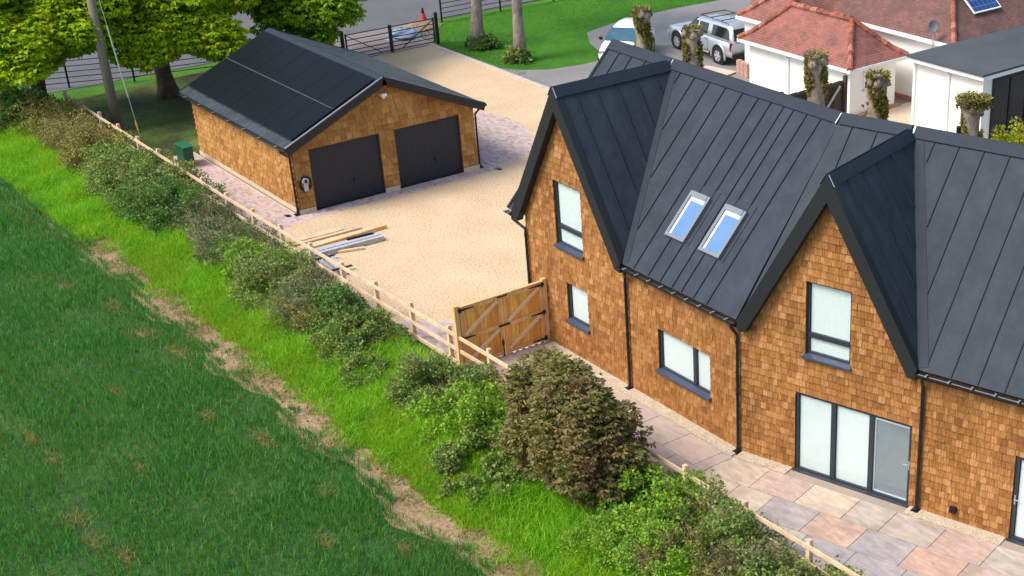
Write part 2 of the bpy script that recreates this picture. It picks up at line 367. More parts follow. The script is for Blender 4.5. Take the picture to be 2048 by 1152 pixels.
def wallcore(mb, F, x0, x1, z0, z1, holes=(), halves=(), depth=.28):
    for (xa, xb, za, zc) in rsub((x0, x1, z0, z1), holes):
        pl = clip([(xa, za), (xb, za), (xb, zc), (xa, zc)], halves)
        if len(pl) >= 3: mb.prism([F(x, 0, z) for x, z in pl], [F(x, depth, z) for x, z in pl])
# ------------------------------------------------------------------ ground, roads and paving
def sheet(name, pts, z, mat, label, cat, sub=0):
    mb = MB(); mb.add([(x, y, z) for x, y in pts], [tuple(range(len(pts)))])
    return tag(mb.build(name, mat), label, cat, kind='structure')
sheet('ground', [(-300, -300), (300, -300), (300, 300), (-300, 300)], -.03, 'verge', 'green ground sheet under the whole scene', 'ground')
sheet('field', [(-60, -7.15), (60, -7.15), (60, -120), (-60, -120)], -.012, 'cropsoil', 'brown green soil of the crop field in the foreground', 'field')
def strip(name, pts_l, pts_r, z, mat, label, cat):
    mb = MB(); n = len(pts_l)
    mb.add([(x, y, z) for x, y in pts_l]+[(x, y, z) for x, y in pts_r], [(i, i+1, n+i+1, n+i) for i in range(n-1)])
    return tag(mb.build(name, mat), label, cat, kind='structure')
sx_ = np.linspace(-18, 14, 80)
strip('soil_path', [(x, -7.55-.22*math.sin(x*1.3)-.12*math.sin(x*3.1+1)-.1*rnd.random()) for x in sx_],
      [(x, -6.3+.1*math.sin(x*1.1+2)+.12*rnd.random()) for x in sx_], -.004, 'soil', 'bare dry soil strip between the dark crop and the bright verge', 'soil strip')
sheet('road', [(-33.6, -80), (-33.3, 20), (-33.0, 90), (-46, 90), (-46, -80)], -.010, 'asphalt', 'grey asphalt road beyond the trees and metal fence', 'road')
sheet('apron', [(-29.3, 9.2), (-29.3, 13.8), (-33.5, 16.2), (-33.5, 7.2)], -.006, 'apron', 'worn pinkish entrance apron between road and metal gate', 'apron')
sheet('lawn', [(-19.5, 13.55), (-29.3, 13.72), (-32.9, 15.9), (-32.7, 60), (-26.5, 60), (-26.8, 34), (-26.9, 29.1), (-27.15, 25.7), (-26.8, 22.3), (-26.15, 20.2), (-24.5, 19.2), (-22.3, 18.4), (-21.7, 17.6), (-21.65, 16.9), (-22.0, 15.2), (-22.8, 14.3), (-23.6, 13.8)][1:],
      .012, 'lawn', 'bright mown lawn around the two tall trunks', 'lawn')
sheet('driveway', [(-29, 13.6), (14, 13.6), (14, 60), (-27.5, 60), (-28, 20)], .004, 'drive', 'grey driveway of the neighbouring bungalow', 'driveway')
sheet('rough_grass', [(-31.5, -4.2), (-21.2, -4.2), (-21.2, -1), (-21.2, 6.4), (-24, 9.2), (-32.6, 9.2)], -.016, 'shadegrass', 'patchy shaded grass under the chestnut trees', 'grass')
sheet('gravel_drive', [(-29.2, 9.25), (-29.2, 13.45), (-12, 13.42), (10, 13.42), (10, 7.6), (.7, 7.6), (.7, -2.75), (-11.6, -2.75), (-12.3, -1.2), (-12.3, 6.5), (-21.2, 6.5), (-24, 9.25)],
      -.002, 'gravel', 'golden gravel drive between garage and house', 'gravel drive')
def kerbline(pts, wd, name, label):
    mb = MB()
    for a, b in zip(pts[:-1], pts[1:]):
        L = (Vector(b)-Vector(a)).length; n = max(1, int(L/.45))
        for i in range(n):
            p = Vector(a).lerp(Vector(b), i/n); q = Vector(a).lerp(Vector(b), (i+.975)/n)
            mb.bar((p.x, p.y, .018+.004*rnd.random()), (q.x, q.y, .018+.004*rnd.random()), wd, .06)
    return tag(mb.build(name, 'kerb'), label, 'kerb', kind='structure')
kerbline([(-29.2, 13.55), (-12, 13.5), (9, 13.5)], .2, 'kerb', 'pale block edging between golden gravel and lawn')
def blocks(mb, x0, x1, y0, y1, inside, a=.2, b=.1, z=.004, stag=True):
    j = 0; y = y0
    while y < y1:
        x = x0-(a/2 if j % 2 else 0)
        while x < x1:
            if inside(x+a/2, y+b/2):
                mb.add([(x+.004, y+.004, z), (x+a-.004, y+.004, z), (x+a-.004, y+b-.004, z), (x+.004, y+b-.004, z)], [(0, 1, 2, 3)])
            x += a
        y += b; j += 1
def inpoly(pl):
    def f(x, y):
        c = False
        for i in range(len(pl)):
            (xa, ya), (xb, yb) = pl[i], pl[i-1]
            if (ya > y) != (yb > y) and x < (xb-xa)*(y-ya)/(yb-ya)+xa: c = not c
        return c
    return f
mb = MB()
side = [(-21.6, -2.35), (-11.9, -2.35), (-12.25, -.85), (-12.25, 6.2), (-12.6, 7.0), (-13.0, 8.3), (-13.6, 8.95), (-14.4, 9.4), (-15.3, 9.8), (-16.2, 10.05), (-17.6, 10.1), (-18.8, 9.7), (-20.2, 8.6), (-21.3, 6.5), (-21.3, 5.9), (-12.79, 5.9), (-12.79, -.95), (-21.6, -.95)]
blocks(mb, -22, -11.5, -2.5, 10.3, inpoly(side), .2, .1)
gp = [(-3.1, -2.6), (.72, -2.6), (.72, .3), (-.1, .3), (-1.6, -.75)]
blocks(mb, -3.3, .8, -2.7, .5, inpoly(gp), .2, .1)
tag(mb.build('block_paving', 'blockpave'), 'pinkish block paving around the garage and before the gate', 'paving', kind='structure')
for nm_, pl in (('paving_bed', side), ('paving_bed', gp)):
    sheet(nm_, pl, .001, 'kerb', 'pale mortar bed under the block paving', 'paving')
# ------------------------------------------------------------------ the new house
D_, HR, HE, L1, TH = 3.56, 7.36, 3.50, 8.855, R(15.894)
XL, LO, OV = -.59, .16, .20
A1, W1R, W1L = 2.045, 2.53, 2.37
A2, W2 = 2.312, 2.27
ct, stn = math.cos(TH), math.sin(TH); S_END = 16.0
def Hf(s, t, z): return Vector((s, t, z))
def Sf(s, t, z): return Vector((L1+ct*s-stn*t, stn*s+ct*t, z))
def miter(t): return L1-t*math.tan(TH/2)      # section-1 coordinate of the bend at depth t
house = thing('shingle_house', 'long cedar shingled house with dark standing seam roof and two steep gables', 'house', (0, 0, 0))
k1l, k1r, k2 = (HR-HE)/W1L, (HR-HE)/W1R, (HR-HE)/W2
mm_ = (HR-HE)/(D_+LO)
op1 = [(1.473, 2.682, 3.004, 4.828), (1.805, 2.753, .947, 2.082), (5.741, 7.753, .956, 2.127)]
op2 = [(1.728, 2.869, 2.98, 4.812), (1.489, 4.45, .0, 2.053), (6.85, 7.85, .0, 2.08)]
g1h = [(-k1l, 1, HR-.12-k1l*A1), (k1r, 1, HR-.12+k1r*A1)]
g2h = [(-k2, 1, HR-.12-k2*A2), (k2, 1, HR-.12+k2*A2)]
ZL = .171*20
core = MB()
wallcore(core, Hf, 0, L1, 0, ZL, op1); wallcore(core, Hf, 0, 4.6, ZL, HR, op1, g1h)
wallcore(core, Sf, 0, S_END, 0, ZL, op2); wallcore(core, Sf, 0, 4.7, ZL, HR, op2, g2h)
def Le(s, t, z): return Vector((t, s, z))
wallcore(core, Le, .29, 2*D_, 0, ZL); 
mh = [(-1.02, 1, HR-.15-1.02*D_), (1.02, 1, HR-.15+1.02*D_)]
wallcore(core, Le, .29, 2*D_, ZL, HR, (), mh)
def Bk(s, t, z): return Vector((s, 2*D_-t, z))
wallcore(core, Bk, .29, miter(2*D_), 0, ZL)
def Bs(s, t, z): return Sf(s, 2*D_-t, z)
wallcore(core, Bs, -(2*D_)*math.tan(-TH/2)*0+(-2*D_*-math.tan(TH/2)), S_END, 0, ZL)
def Re(s, t, z): return Sf(S_END-t, s, z)
wallcore(core, Re, .29, 2*D_, 0, ZL); wallcore(core, Re, .29, 2*D_, ZL, HR, (), mh)
core.build('wall', 'wall_core', house)
cl = MB()
shingles(cl, Hf, 0, L1, .0, ZL, op1); shingles(cl, Hf, 0, 4.6, ZL, ZL+.171*23, op1, g1h)
shingles(cl, Sf, 0, S_END, .0, ZL, op2); shingles(cl, Sf, 0, 4.7, ZL, ZL+.171*23, op2, g2h)
shingles(cl, Le, 0, 2*D_, 0, ZL); shingles(cl, Le, 0, 2*D_, ZL, ZL+.171*23, (), mh)
cl.build('shingle_cladding', 'shake', house)
# ---- roof
class Slope:
    def __init__(s, O, U, W): s.O = Vector(O); s.U = Vector(U).normalized(); s.W = Vector(W).normalized(); s.Nn = s.U.cross(s.W).normalized(); s.Nn = s.Nn if s.Nn.z > 0 else -s.Nn
    def __call__(s, u, w, h=0): return s.O+s.U*u+s.W*w+s.Nn*h
    def slab(s, mb, poly, h0, h1): mb.prism([s(u, w, h0) for u, w in poly], [s(u, w, h1) for u, w in poly])
    def span(s, poly, u):
        ws = []
        for i in range(len(poly)):
            (ua, wa), (ub, wb) = poly[i], poly[(i+1) % len(poly)]
            if (ua-u)*(ub-u) < 0: ws.append(wa+(wb-wa)*(u-ua)/(ub-ua))
        return (min(ws), max(ws)) if len(ws) >= 2 else None
    def seam(s, mb, poly, us, wd=.022, h=.03, cutlow=0, cuthi=0):
        for u in us:
            q = s.span(poly, u)
            if q and q[1]-q[0] > .25: s.slab(mb, [(u-wd/2, q[0]+cuthi), (u+wd/2, q[0]+cuthi), (u+wd/2, q[1]-cutlow), (u-wd/2, q[1]-cutlow)], .001, h)
mainL = math.hypot(D_+LO, HR-HE)
M1 = Slope((0, D_, HR), (1, 0, 0), (0, -(D_+LO), -(HR-HE)))
M2 = Slope(Sf(0, D_, HR), (ct, stn, 0), Sf(0, -LO, HE)-Sf(0, D_, HR))
M1b = Slope((0, D_, HR), (1, 0, 0), (0, (D_+LO), -(HR-HE)))
M2b = Slope(Sf(0, D_, HR), (ct, stn, 0), Sf(0, 2*D_+LO, HE)-Sf(0, D_, HR))
G1R = Slope((A1, -OV, HR), (0, 1, 0), (W1R, 0, -(HR-HE))); G1L = Slope((A1, -OV, HR), (0, 1, 0), (-W1L, 0, -(HR-HE)))
G2R = Slope(Sf(A2, -OV, HR), (-stn, ct, 0), Sf(A2+W2, -OV, HE)-Sf(A2, -OV, HR)); G2L = Slope(Sf(A2, -OV, HR), (-stn, ct, 0), Sf(A2-W2, -OV, HE)-Sf(A2, -OV, HR))
bendr = miter(D_); bende = miter(-LO); s2r = D_*math.tan(TH/2); s2e = -LO*math.tan(TH/2)
rf = MB()
pA = [(XL, 0), (A1, 0), (A1-W1L, mainL), (XL, mainL)]
pB = [(A1, 0), (bendr, 0), (bende, mainL), (A1+W1R, mainL)]
pC = [(s2r, 0), (A2, 0), (A2-W2, mainL)]
pD = [(A2, 0), (S_END, 0), (S_END, mainL), (A2+W2, mainL)]
for sl_, pl in ((M1, pA), (M1, pB), (M2, pC), (M2, pD)): sl_.slab(rf, pl, -.07, 0)
M1b.slab(rf, [(XL, 0), (bendr, 0), (miter(2*D_+LO), mainL), (XL, mainL)], -.07, 0)
M2b.slab(rf, [(s2r, 0), (S_END, 0), (S_END, mainL), ((2*D_+LO)*math.tan(TH/2), mainL)], -.07, 0)
lg1r, lg1l, lg2 = math.hypot(W1R, HR-HE), math.hypot(W1L, HR-HE), math.hypot(W2, HR-HE)
def tri(L): return [(0, 0), (D_+OV, 0), (0.0, L)]
for sl_, L in ((G1R, lg1r), (G1L, lg1l), (G2R, lg2), (G2L, lg2)): sl_.slab(rf, tri(L), -.05, .004)
house_roof = rf.build('roof', 'roof', house)
sm = MB()
M1.seam(sm, pA, [XL+.03, -.05, .5, 1.1], cutlow=.02)
M1.seam(sm, [(A1+.25, 0), (bendr, 0), (bende, mainL), (A1+W1R+.25, mainL)], [2.58, 3.17, 3.77, 4.39, 5.03, 5.61, 6.08, 6.54, 6.89, 7.35, 7.83], .022, .03, .02)
M2.seam(sm, pC, [.85, 1.5], .022, .03, .02)
M2.seam(sm, [(A2+.3, 0), (S_END, 0), (S_END, mainL), (A2+W2+.22, mainL)], [A2+.62+.6*i for i in range(23)], .022, .03, .02)
M1b.seam(sm, [(XL, 0), (bendr, 0), (miter(2*D_+LO), mainL), (XL, mainL)], [XL+.03+.6*i for i in range(15)])
M2b.seam(sm, [(s2r, 0), (S_END, 0), (S_END, mainL), (s2r*2, mainL)], [1+.6*i for i in range(24)])
for sl_, L in ((G1R, lg1r), (G1L, lg1l), (G2R, lg2), (G2L, lg2)): sl_.seam(sm, tri(L), [.55+.62*i for i in range(6)], .02, .028, .12)
tag(sm.build('roof_seam', 'cap', house_roof), 'thin raised seams running down the roof')
cp = MB()
def cap(sl_, u0, u1, mb=cp, wd=.27): sl_.slab(mb, [(u0, -.012), (u1, -.012), (u1, wd), (u0, wd)], .028, .046)
cap(M1, XL-.02, A1-.02); cap(M1, A1+.02, bendr); cap(M1b, XL-.02, bendr); cap(M2, s2r, A2-.02); cap(M2, A2+.02, S_END); cap(M2b, s2r, S_END)
for g_ in (G1R, G1L, G2R, G2L): cap(g_, -.03, D_+OV-.22)
cp.build('ridge_cap', 'cap', house)
for sl_, u in ((M1, bendr-.02), (M1, A1+.05), (M2, A2+.06)):
    jt = MB(); sl_.slab(jt, [(u-.016, 0), (u+.016, 0), (u+.016, .28), (u-.016, .28)], .047, .053); jt.build('ridge_joint', 'silverclip', house)
for g_ in (G1R, G2R, G1L, G2L):
    jt = MB(); g_.slab(jt, [(-.04, 0), (-.012, 0), (-.012, .28), (-.04, .28)], .047, .053); jt.build('ridge_joint', 'silverclip', house)
def vband(sl_, a, b, wd):
    vt = MB()
    d = (Vector(b)-Vector(a)).normalized(); n_ = Vector((-d.y, d.x)); n_ = n_ if n_.x > 0 else -n_
    sl_.slab(vt, [tuple(a), tuple(b), tuple(Vector(b)+n_*wd), tuple(Vector(a)+n_*wd)], .006, .012); vt.build('valley_flashing', 'cap', house)
vband(M1, (A1+.12, .3), (A1+W1R-.02, mainL-.03), .22); vband(M2, (A2+.12, .3), (A2+W2-.02, mainL-.03), .24)
def barge(F, a, wl, wr, t0, t1):
    dv, cut = .58, .24
    for sg, wd in ((-1, wl), (1, wr)):
        k = (HR-HE)/wd; zt = .03
        P_ = lambda x, z: (a+sg*x, z)
        pl = [P_(0, HR+zt), P_(wd, HE+zt), P_(wd-.03, HE-cut), P_(wd-.24, HE-cut+.03), P_(wd-.27, HE-dv+k*.27), P_(0, HR-dv)]
        bb = MB(); bb.prism([F(x, t0, z) for x, z in pl], [F(x, t1, z) for x, z in pl]); bb.build('bargeboard', 'barge', house)
barge(Hf, A1, W1L, W1R, -OV-.03, -.03); barge(Sf, A2, W2, W2, -OV-.03, -.03)
for sl_ in (M1, M1b):
    vb = MB(); sl_.slab(vb, [(XL-.05, .02), (XL-.004, .02), (XL-.004, mainL), (XL-.05, mainL)], -.24, .03); vb.build('verge_board', 'barge', house)
for sl_ in (M2, M2b):
    vb = MB(); sl_.slab(vb, [(S_END+.004, .02), (S_END+.05, .02), (S_END+.05, mainL), (S_END+.004, mainL)], -.24, .03); vb.build('verge_board', 'barge', house)
for F, a, b in ((Hf, XL, A1-W1L-.02), (Hf, A1+W1R+.02, bende), (Sf, A2+W2+.02, S_END)):
    sf = MB()
    for (ta, tb, za, zb) in ((-LO+.02, -.03, HE-.17, HE-.13), (-LO-.0, -LO+.02, HE-.20, HE-.06)):
        sf.prism([F(a, ta, za), F(b, ta, za), F(b, tb, za), F(a, tb, za)], [F(a, ta, zb), F(b, ta, zb), F(b, tb, zb), F(a, tb, zb)])
    sf.build('fascia', 'barge', house)
def gutter(F, a, b, t, z, parent, nclip, mat='black', r=.06):
    mb = MB(); n = 7; rin = r-.012
    prof = [(math.cos(math.pi+math.pi*i/n)*r, math.sin(math.pi+math.pi*i/n)*r) for i in range(n+1)]+[(math.cos(2*math.pi-math.pi*i/n)*rin, math.sin(2*math.pi-math.pi*i/n)*rin) for i in range(n+1)]
    mb.prism([F(a, t+p, z+q) for p, q in prof], [F(b, t+p, z+q) for p, q in prof])
    mb.prism([F(a, t+p, z+q) for p, q in prof[:n+1]], [F(a+.01, t+p, z+q) for p, q in prof[:n+1]])
    g_ = mb.build('gutter', mat, parent)
    for i in range(nclip):
        s = a+(b-a)*(i+.5)/nclip; c = MB(); c.prism([F(s-.02, t-.062, z+.002), F(s+.02, t-.062, z+.002), F(s+.02, t+.06, z+.002), F(s-.02, t+.06, z+.002)], [F(s-.02, t-.062, z+.02), F(s+.02, t-.062, z+.02), F(s+.02, t+.06, z+.02), F(s-.02, t+.06, z+.02)])
        c.build('gutter_clip', 'silverclip', g_)
    return g_
gutter(Hf, XL-.05, A1-W1L-.03, -LO-.07, HE-.06, house, 2)
gutter(Hf, A1+W1R-.05, bende-.02, -LO-.07, HE-.06, house, 9)
gutter(Sf, A2+W2-.03, S_END, -LO-.07, HE-.06, house, 22)
def downpipe(F, s, sg, ztop, parent, ts, tw=-.085, r=.038, zb=.02, mat='black', shoe=True):
    mb = MB(); mb.tube([F(sg, ts, ztop), F(sg, ts, ztop-.08), F(s, tw, ztop-.30), F(s, tw, ztop-.42), F(s, tw, zb+.06)], r, 10)
    if shoe: mb.tube([F(s, tw, zb+.12), F(s, tw-.02, zb+.05), F(s, tw-.07, zb+.02)], r*1.25, 10); mb.prism([F(s-.09, tw-.12, zb), F(s+.09, tw-.12, zb), F(s+.09, tw+.05, zb), F(s-.09, tw+.05, zb)], [F(s-.09, tw-.12, zb+.03), F(s+.09, tw-.12, zb+.03), F(s+.09, tw+.05, zb+.03), F(s-.09, tw+.05, zb+.03)])
    z = ztop-.45
    while z > .3: mb.tube([F(s, tw, z), F(s, tw, z-.05)], r*1.22, 10); z -= 1.35
    return mb.build('downpipe', mat, parent, smooth=False)
downpipe(Hf, .07, -.30, HE-.12, house, -LO-.07)
downpipe(Hf, A1+W1R-.02, A1+W1R+.18, HE-.12, house, -LO-.07)
downpipe(Hf, L1-.02, L1-.06, HE-.12, house, -LO-.07)
downpipe(Sf, A2+W2+.10, A2+W2+.14, HE-.12, house, -LO-.07)
# ---- windows and doors
def rect(mb, F, a, b, z0, z1, t0, t1): mb.prism([F(a, t0, z0), F(b, t0, z0), F(b, t0, z1), F(a, t0, z1)], [F(a, t1, z0), F(b, t1, z0), F(b, t1, z1), F(a, t1, z1)])
def window(F, op, parent, vbars=(), hbars=(), sill=True, fw_=.06, blinds='blind', name='window', t=.05, label=None, seams=True):
    a, b, z0, z1 = op; root = MB(); d = .07
    zz0 = z0+(.07 if sill else 0)
    rect(root, F, a, a+fw_, zz0, z1, t, t+d); rect(root, F, b-fw_, b, zz0, z1, t, t+d)
    rect(root, F, a+fw_, b-fw_, z1-fw_, z1, t+.001, t+d-.001); rect(root, F, a+fw_, b-fw_, zz0, zz0+fw_, t+.001, t+d-.001)
    xs = [a+fw_]+[q for v in vbars for q in (v-.055, v+.055)]+[b-fw_]
    for v in vbars: rect(root, F, v-.055, v+.055, zz0+fw_, z1-fw_, t-.012, t+d-.002)
    for h in hbars: rect(root, F, a+fw_, b-fw_, h-.06, h+.06, t-.010, t+d-.003)
    fr = root.build(name, 'frame', parent)
    if label: fr['label'] = label
    zs = [zz0+fw_]+[q for h in hbars for q in (h-.06, h+.06)]+[z1-fw_]
    for i in range(0, len(xs), 2):
        for j in range(0, len(zs), 2):
            p = MB(); rect(p, F, xs[i]+.001, xs[i+1]-.001, zs[j]+.001, zs[j+1]-.001, t+.03, t+.036); p.build('pane', 'pane', fr)
        mb = MB(); mt = blinds if isinstance(blinds, str) else blinds[i//2]
        x = xs[i]+.012; n = max(2, int((xs[i+1]-xs[i])/.09)) if mt == 'blind' else 1
        if mt == 'blind':
            for q in range(n):
                xa = x+(xs[i+1]-.012-x)*q/n; xb = x+(xs[i+1]-.012-x)*(q+1)/n
                mb.prism([F(xa+.001, t+.054, zz0+fw_+.004), F(xb+.004, t+.0525, zz0+fw_+.004), F(xb+.004, t+.0525, z1-fw_-.004), F(xa+.001, t+.054, z1-fw_-.004)],
                         [F(xa+.001, t+.056, zz0+fw_+.004), F(xb+.004, t+.0545, zz0+fw_+.004), F(xb+.004, t+.0545, z1-fw_-.004), F(xa+.001, t+.056, z1-fw_-.004)])
        else:
            z = zz0+fw_+.01; xa, xb = xs[i]+.05, xs[i+1]-.02
            while z < z1-fw_-.09: rect(mb, F, xa, xb, z, z+.024, t+.056, t+.062); z += .0255
        bl = mb.build('blind', mt, fr)
        if mt != 'blind':
            bl['label'] = 'grey slatted blind'
            q = MB(); rect(q, F, xs[i]+.004, xs[i]+.045, zz0+fw_+.004, z1-fw_-.01, t+.045, t+.052); rect(q, F, xs[i]+.045, xs[i+1]-.005, z1-fw_-.075, z1-fw_-.01, t+.045, t+.052); rect(q, F, xs[i]+.045, xs[i+1]-.005, zz0+fw_+.004, zz0+fw_+.045, t+.045, t+.052); q.build('blind_rail', 'upvc', fr)
    bk = MB(); rect(bk, F, a, b, z0, z1, t+.16, t+.18); bk.build('backing', 'barge', fr)
    if sill:
        s_ = MB(); pr = [(.06, z0+.085), (-.10, z0+.035), (-.10, z0-.01), (-.045, z0-.01), (-.03, z0+.0), (.06, z0+.0)]
        s_.prism([F(a-.05, q, zz) if q < -.02 else F(a+.002, q, zz) for q, zz in pr], [F(b+.05, q, zz) if q < -.02 else F(b-.002, q, zz) for q, zz in pr])
        s_.build('sill', 'sill', fr)
    return fr
def handle(F, s, z, t, parent, dirn=-1):
    mb = MB(); rect(mb, F, s-.016, s+.016, z-.11, z+.11, t-.008, t); mb.tube([F(s, t, z+.03), F(s, t-.05, z+.03), F(s+dirn*.12, t-.055, z+.03)], .011, 8); mb.build('handle', 'steel', parent)
window(Hf, op1[0], house, hbars=(3.58,)); window(Hf, op1[1], house); window(Hf, op1[2], house, vbars=(7.1,))
window(Sf, op2[0], house, hbars=(3.52,))
bf = window(Sf, op2[1], house, vbars=(2.47, 3.44), sill=False, blinds=('blind', 'blind', 'greyblind'), name='patio_door', fw_=.075, t=.02)
th_ = MB(); rect(th_, Sf, op2[1][0]-.02, op2[1][1]+.02, .0, .035, -.10, .02); th_.build('threshold', 'frame', bf)
handle(Sf, 4.40, 1.02, .02, bf)
ed = window(Sf, op2[2], house, sill=False, name='back_door', fw_=.09, t=.02)
handle(Sf, 6.905, 1.0, .02, ed, 1)
th_ = MB(); rect(th_, Sf, op2[2][0]-.02, op2[2][1]+.02, .0, .035, -.10, .02); th_.build('threshold', 'frame', ed)
# ---- rooflights
def rooflight(u0, u1, w0, w1):
    fr = MB(); e = .085; S_ = M1
    for (a, b, c, d, h) in ((u0, u0+e, w0, w1, .11), (u1-e, u1, w0, w1, .11), (u0+e, u1-e, w1-e, w1, .109), (u0+e, u1-e, w0, w0+e*1.6, .125)):
        S_.slab(fr, [(a, c), (b, c), (b, d), (a, d)], .006, h)
    o = fr.build('rooflight', 'rl', house)
    fl = MB(); S_.slab(fl, [(u0-.12, w0-.22), (u1+.12, w0-.22), (u1+.12, w1+.03), (u0-.12, w1+.03)], .004, .016); fl.build('flashing', 'roof', o)
    p = MB(); S_.slab(p, [(u0+e, w0+e*1.6), (u1-e, w0+e*1.6), (u1-e, w1-e), (u0+e, w1-e)], .062, .070); p.build('pane', 'bluepane', o)
    q = MB(); x0, x1, y0, y1 = u0+e, u1-e, w0+e*1.6, w1-e
    for (a, b, c, d) in ((x0+.01, x0+.075, y0, y1), (x0+.075, x1-.02, y0, y0+.10)): S_.slab(q, [(a, c), (b, c), (b, d), (a, d)], .072, .078)
    q.build('inner_trim', 'upvc', o)
    return o
wv = lambda z: (HR-z)/(HR-HE)*mainL
rooflight(5.42, 6.14, wv(5.19), wv(4.30)+.02); rooflight(6.70, 7.45, wv(5.20), wv(4.30)+.02)
v_ = MB(); c = Sf(8.1-L1*0, 0, 0); 
q = Sf(5.55, .0, .32); v_.box((q.x+stn*.05, q.y-ct*.05, .34), .15, .10, .10, (ct, stn, 0), (-stn, ct, 0)); q2 = Sf(5.55, -.085, .30); v_.box((q2.x, q2.y, .29), .15, .09, .05, (ct, stn, 0), (-stn, ct, 0)); v_.build('wall_vent', 'black', house)
fl = MB(); q = Sf(3.15, D_+.55, 6.75); fl.tube([q, q+Vector((0, 0, .62))], .055, 10); fl.build('vent_pipe', 'black', house)
# ---- paving along the house
def slabgrid(F, s0, s1, rows, halves, mb, z, wch, rr):
    t = 0
    for d in rows:
        s = s0-rr.random()*.5
        while s < s1:
            wd = rr.choice(wch); pl = clip([(s+.008, t-d+.008), (s+wd-.008, t-d+.008), (s+wd-.008, t-.008), (s+.008, t-.008)], halves)
            if len(pl) >= 3: mb.prism([F(a, b, z-.03) for a, b in pl], [F(a, b, z+rr.uniform(-.0015, .0015)) for a, b in pl])
            s += wd
        t -= d
rr = random.Random(4)
mb = MB(); F1 = lambda s, t, z: Hf(s, t-.38, z)
slabgrid(F1, .95, L1+.6, [.9, .9, .62, .3], [(1, 0, L1+.12)], mb, .034, [1.2, 1.2, .9], rr)
tag(mb.build('path', 'mauveslab'), 'mauve stone slab path beside the house wall behind the gate', 'path', kind='structure')
mb = MB(); F2 = lambda s, t, z: Sf(s, t-.38, z)
# keep slabs on the house side of the fence: world y >= -2.5 -> stn*s+ct*(t-.38) >= -2.45
slabgrid(F2, .0, S_END, [.93, .93, .62, .93, .93, .62, .93, .93], [(-stn, -ct, 2.42-ct*.38), (-ct, stn, .38*stn-.14)], mb, .034, [.93, 1.2, 1.2], rr)
tag(mb.build('patio', 'slab'), 'multicoloured sandstone slab patio outside the patio doors', 'patio', kind='structure')
sheet('paving_base', [(.8, -2.62), (L1+15.5, -2.55), (L1+15.5, 4.4), (L1, 0), (.8, 0)], .014, 'joint', 'brown mortar bed under the patio slabs', 'paving')
mb = MB()
mb.prism([Hf(1.0, -.37, .012), Hf(L1+.05, -.37, .012), Hf(L1, -.02, .012), Hf(1.0, -.02, .012)], [Hf(1.0, -.37, .046), Hf(L1+.05, -.37, .046), Hf(L1, -.02, .046), Hf(1.0, -.02, .046)])
for a, b in ((.05, 1.44), (4.5, 6.8), (7.9, S_END)):
    mb.prism([Sf(a, -.36, .012), Sf(b, -.36, .012), Sf(b, -.02, .012), Sf(a, -.02, .012)], [Sf(a, -.36, .044), Sf(b, -.36, .044), Sf(b, -.02, .044), Sf(a, -.02, .044)])
tag(mb.build('pebble_strip', 'pebble'), 'pale pebble strip along the foot of the house wall', 'gravel strip', kind='structure')
# ------------------------------------------------------------------ garage
GX, GY, GW, GL, GE, GR = -12.79, -.86, 6.88, 8.3, 2.404, 4.057
ge, gof, gob = .32, .30, .21
garage = thing('double_garage', 'double garage clad in golden shingles with solar panels on its roof', 'garage', (GX-GL/2, GY+GW/2, 0))
def Gf(s, t, z): return Vector((GX-t, GY+s, z))
kg = (GR-GE)/(GW/2+ge)
gop = [(.558, 3.166, .0, 2.13), (3.732, 6.285, .0, 2.13)]
gh = [(-kg, 1, GR-.10-kg*GW/2), (kg, 1, GR-.10+kg*GW/2)]
core = MB(); wallcore(core, Gf, 0, GW, 0, 2.4, gop); wallcore(core, Gf, 0, GW, 2.4, 4.1, (), gh)
def Gl(s, t, z): return Vector((GX-s, GY+t, z))
def Gr(s, t, z): return Vector((GX-s, GY+GW-t, z))
def Gb(s, t, z): return Vector((GX-GL+t, GY+s, z))
for F in (Gl, Gr): wallcore(core, F, .285, GL-.285, 0, 2.4)
wallcore(core, Gb, 0, GW, 0, 2.4); wallcore(core, Gb, 0, GW, 2.4, 4.1, (), gh)
core.build('wall', 'wall_core', garage)
cl = MB(); cz = .2
shingles(cl, Gf, 0, GW, .20, .20+cz*20, gop, gh, cz, .20, .34, gap=.005, tk=1.9); shingles(cl, Gl, 0, GL, .20, .20+cz*11, (), (), cz, .18, .3, gap=.005, tk=1.7); shingles(cl, Gr, 0, GL, .2, .2+cz*11, (), (), cz, .14, .32)
shingles(cl, Gb, 0, GW, .2, .2+cz*20, (), gh, cz, .14, .32)
cl.build('shingle_cladding', 'shake_gold', garage)
pb = MB()
rect(pb, Gl, -.05, GL+.05, 0, .17, -.05, -.002); rect(pb, Gr, -.05, GL+.05, 0, .17, -.05, -.002)
for a, b in ((-.05, .552), (3.172, 3.726), (6.291, GW+.05)): rect(pb, Gf, a, b, 0, .17, -.045, -.002)
pb.build('plinth', 'plinth', garage)
def gslope(sg):
    O = Gf(GW/2, -gof, GR); return Slope(O, (-1, 0, 0), Gf(GW/2+sg*(GW/2+ge), -gof, GE)-O)
GSL, GSR = gslope(-1), gslope(1); glen = math.hypot(GW/2+ge, GR-GE); gdep = GL+gof+gob
rf = MB()
for sl_ in (GSL, GSR): sl_.slab(rf, [(0, 0), (gdep, 0), (gdep, glen), (0, glen)], -.10, 0)
groof = rf.build('roof', 'slate_reflection', garage)
st = MB()
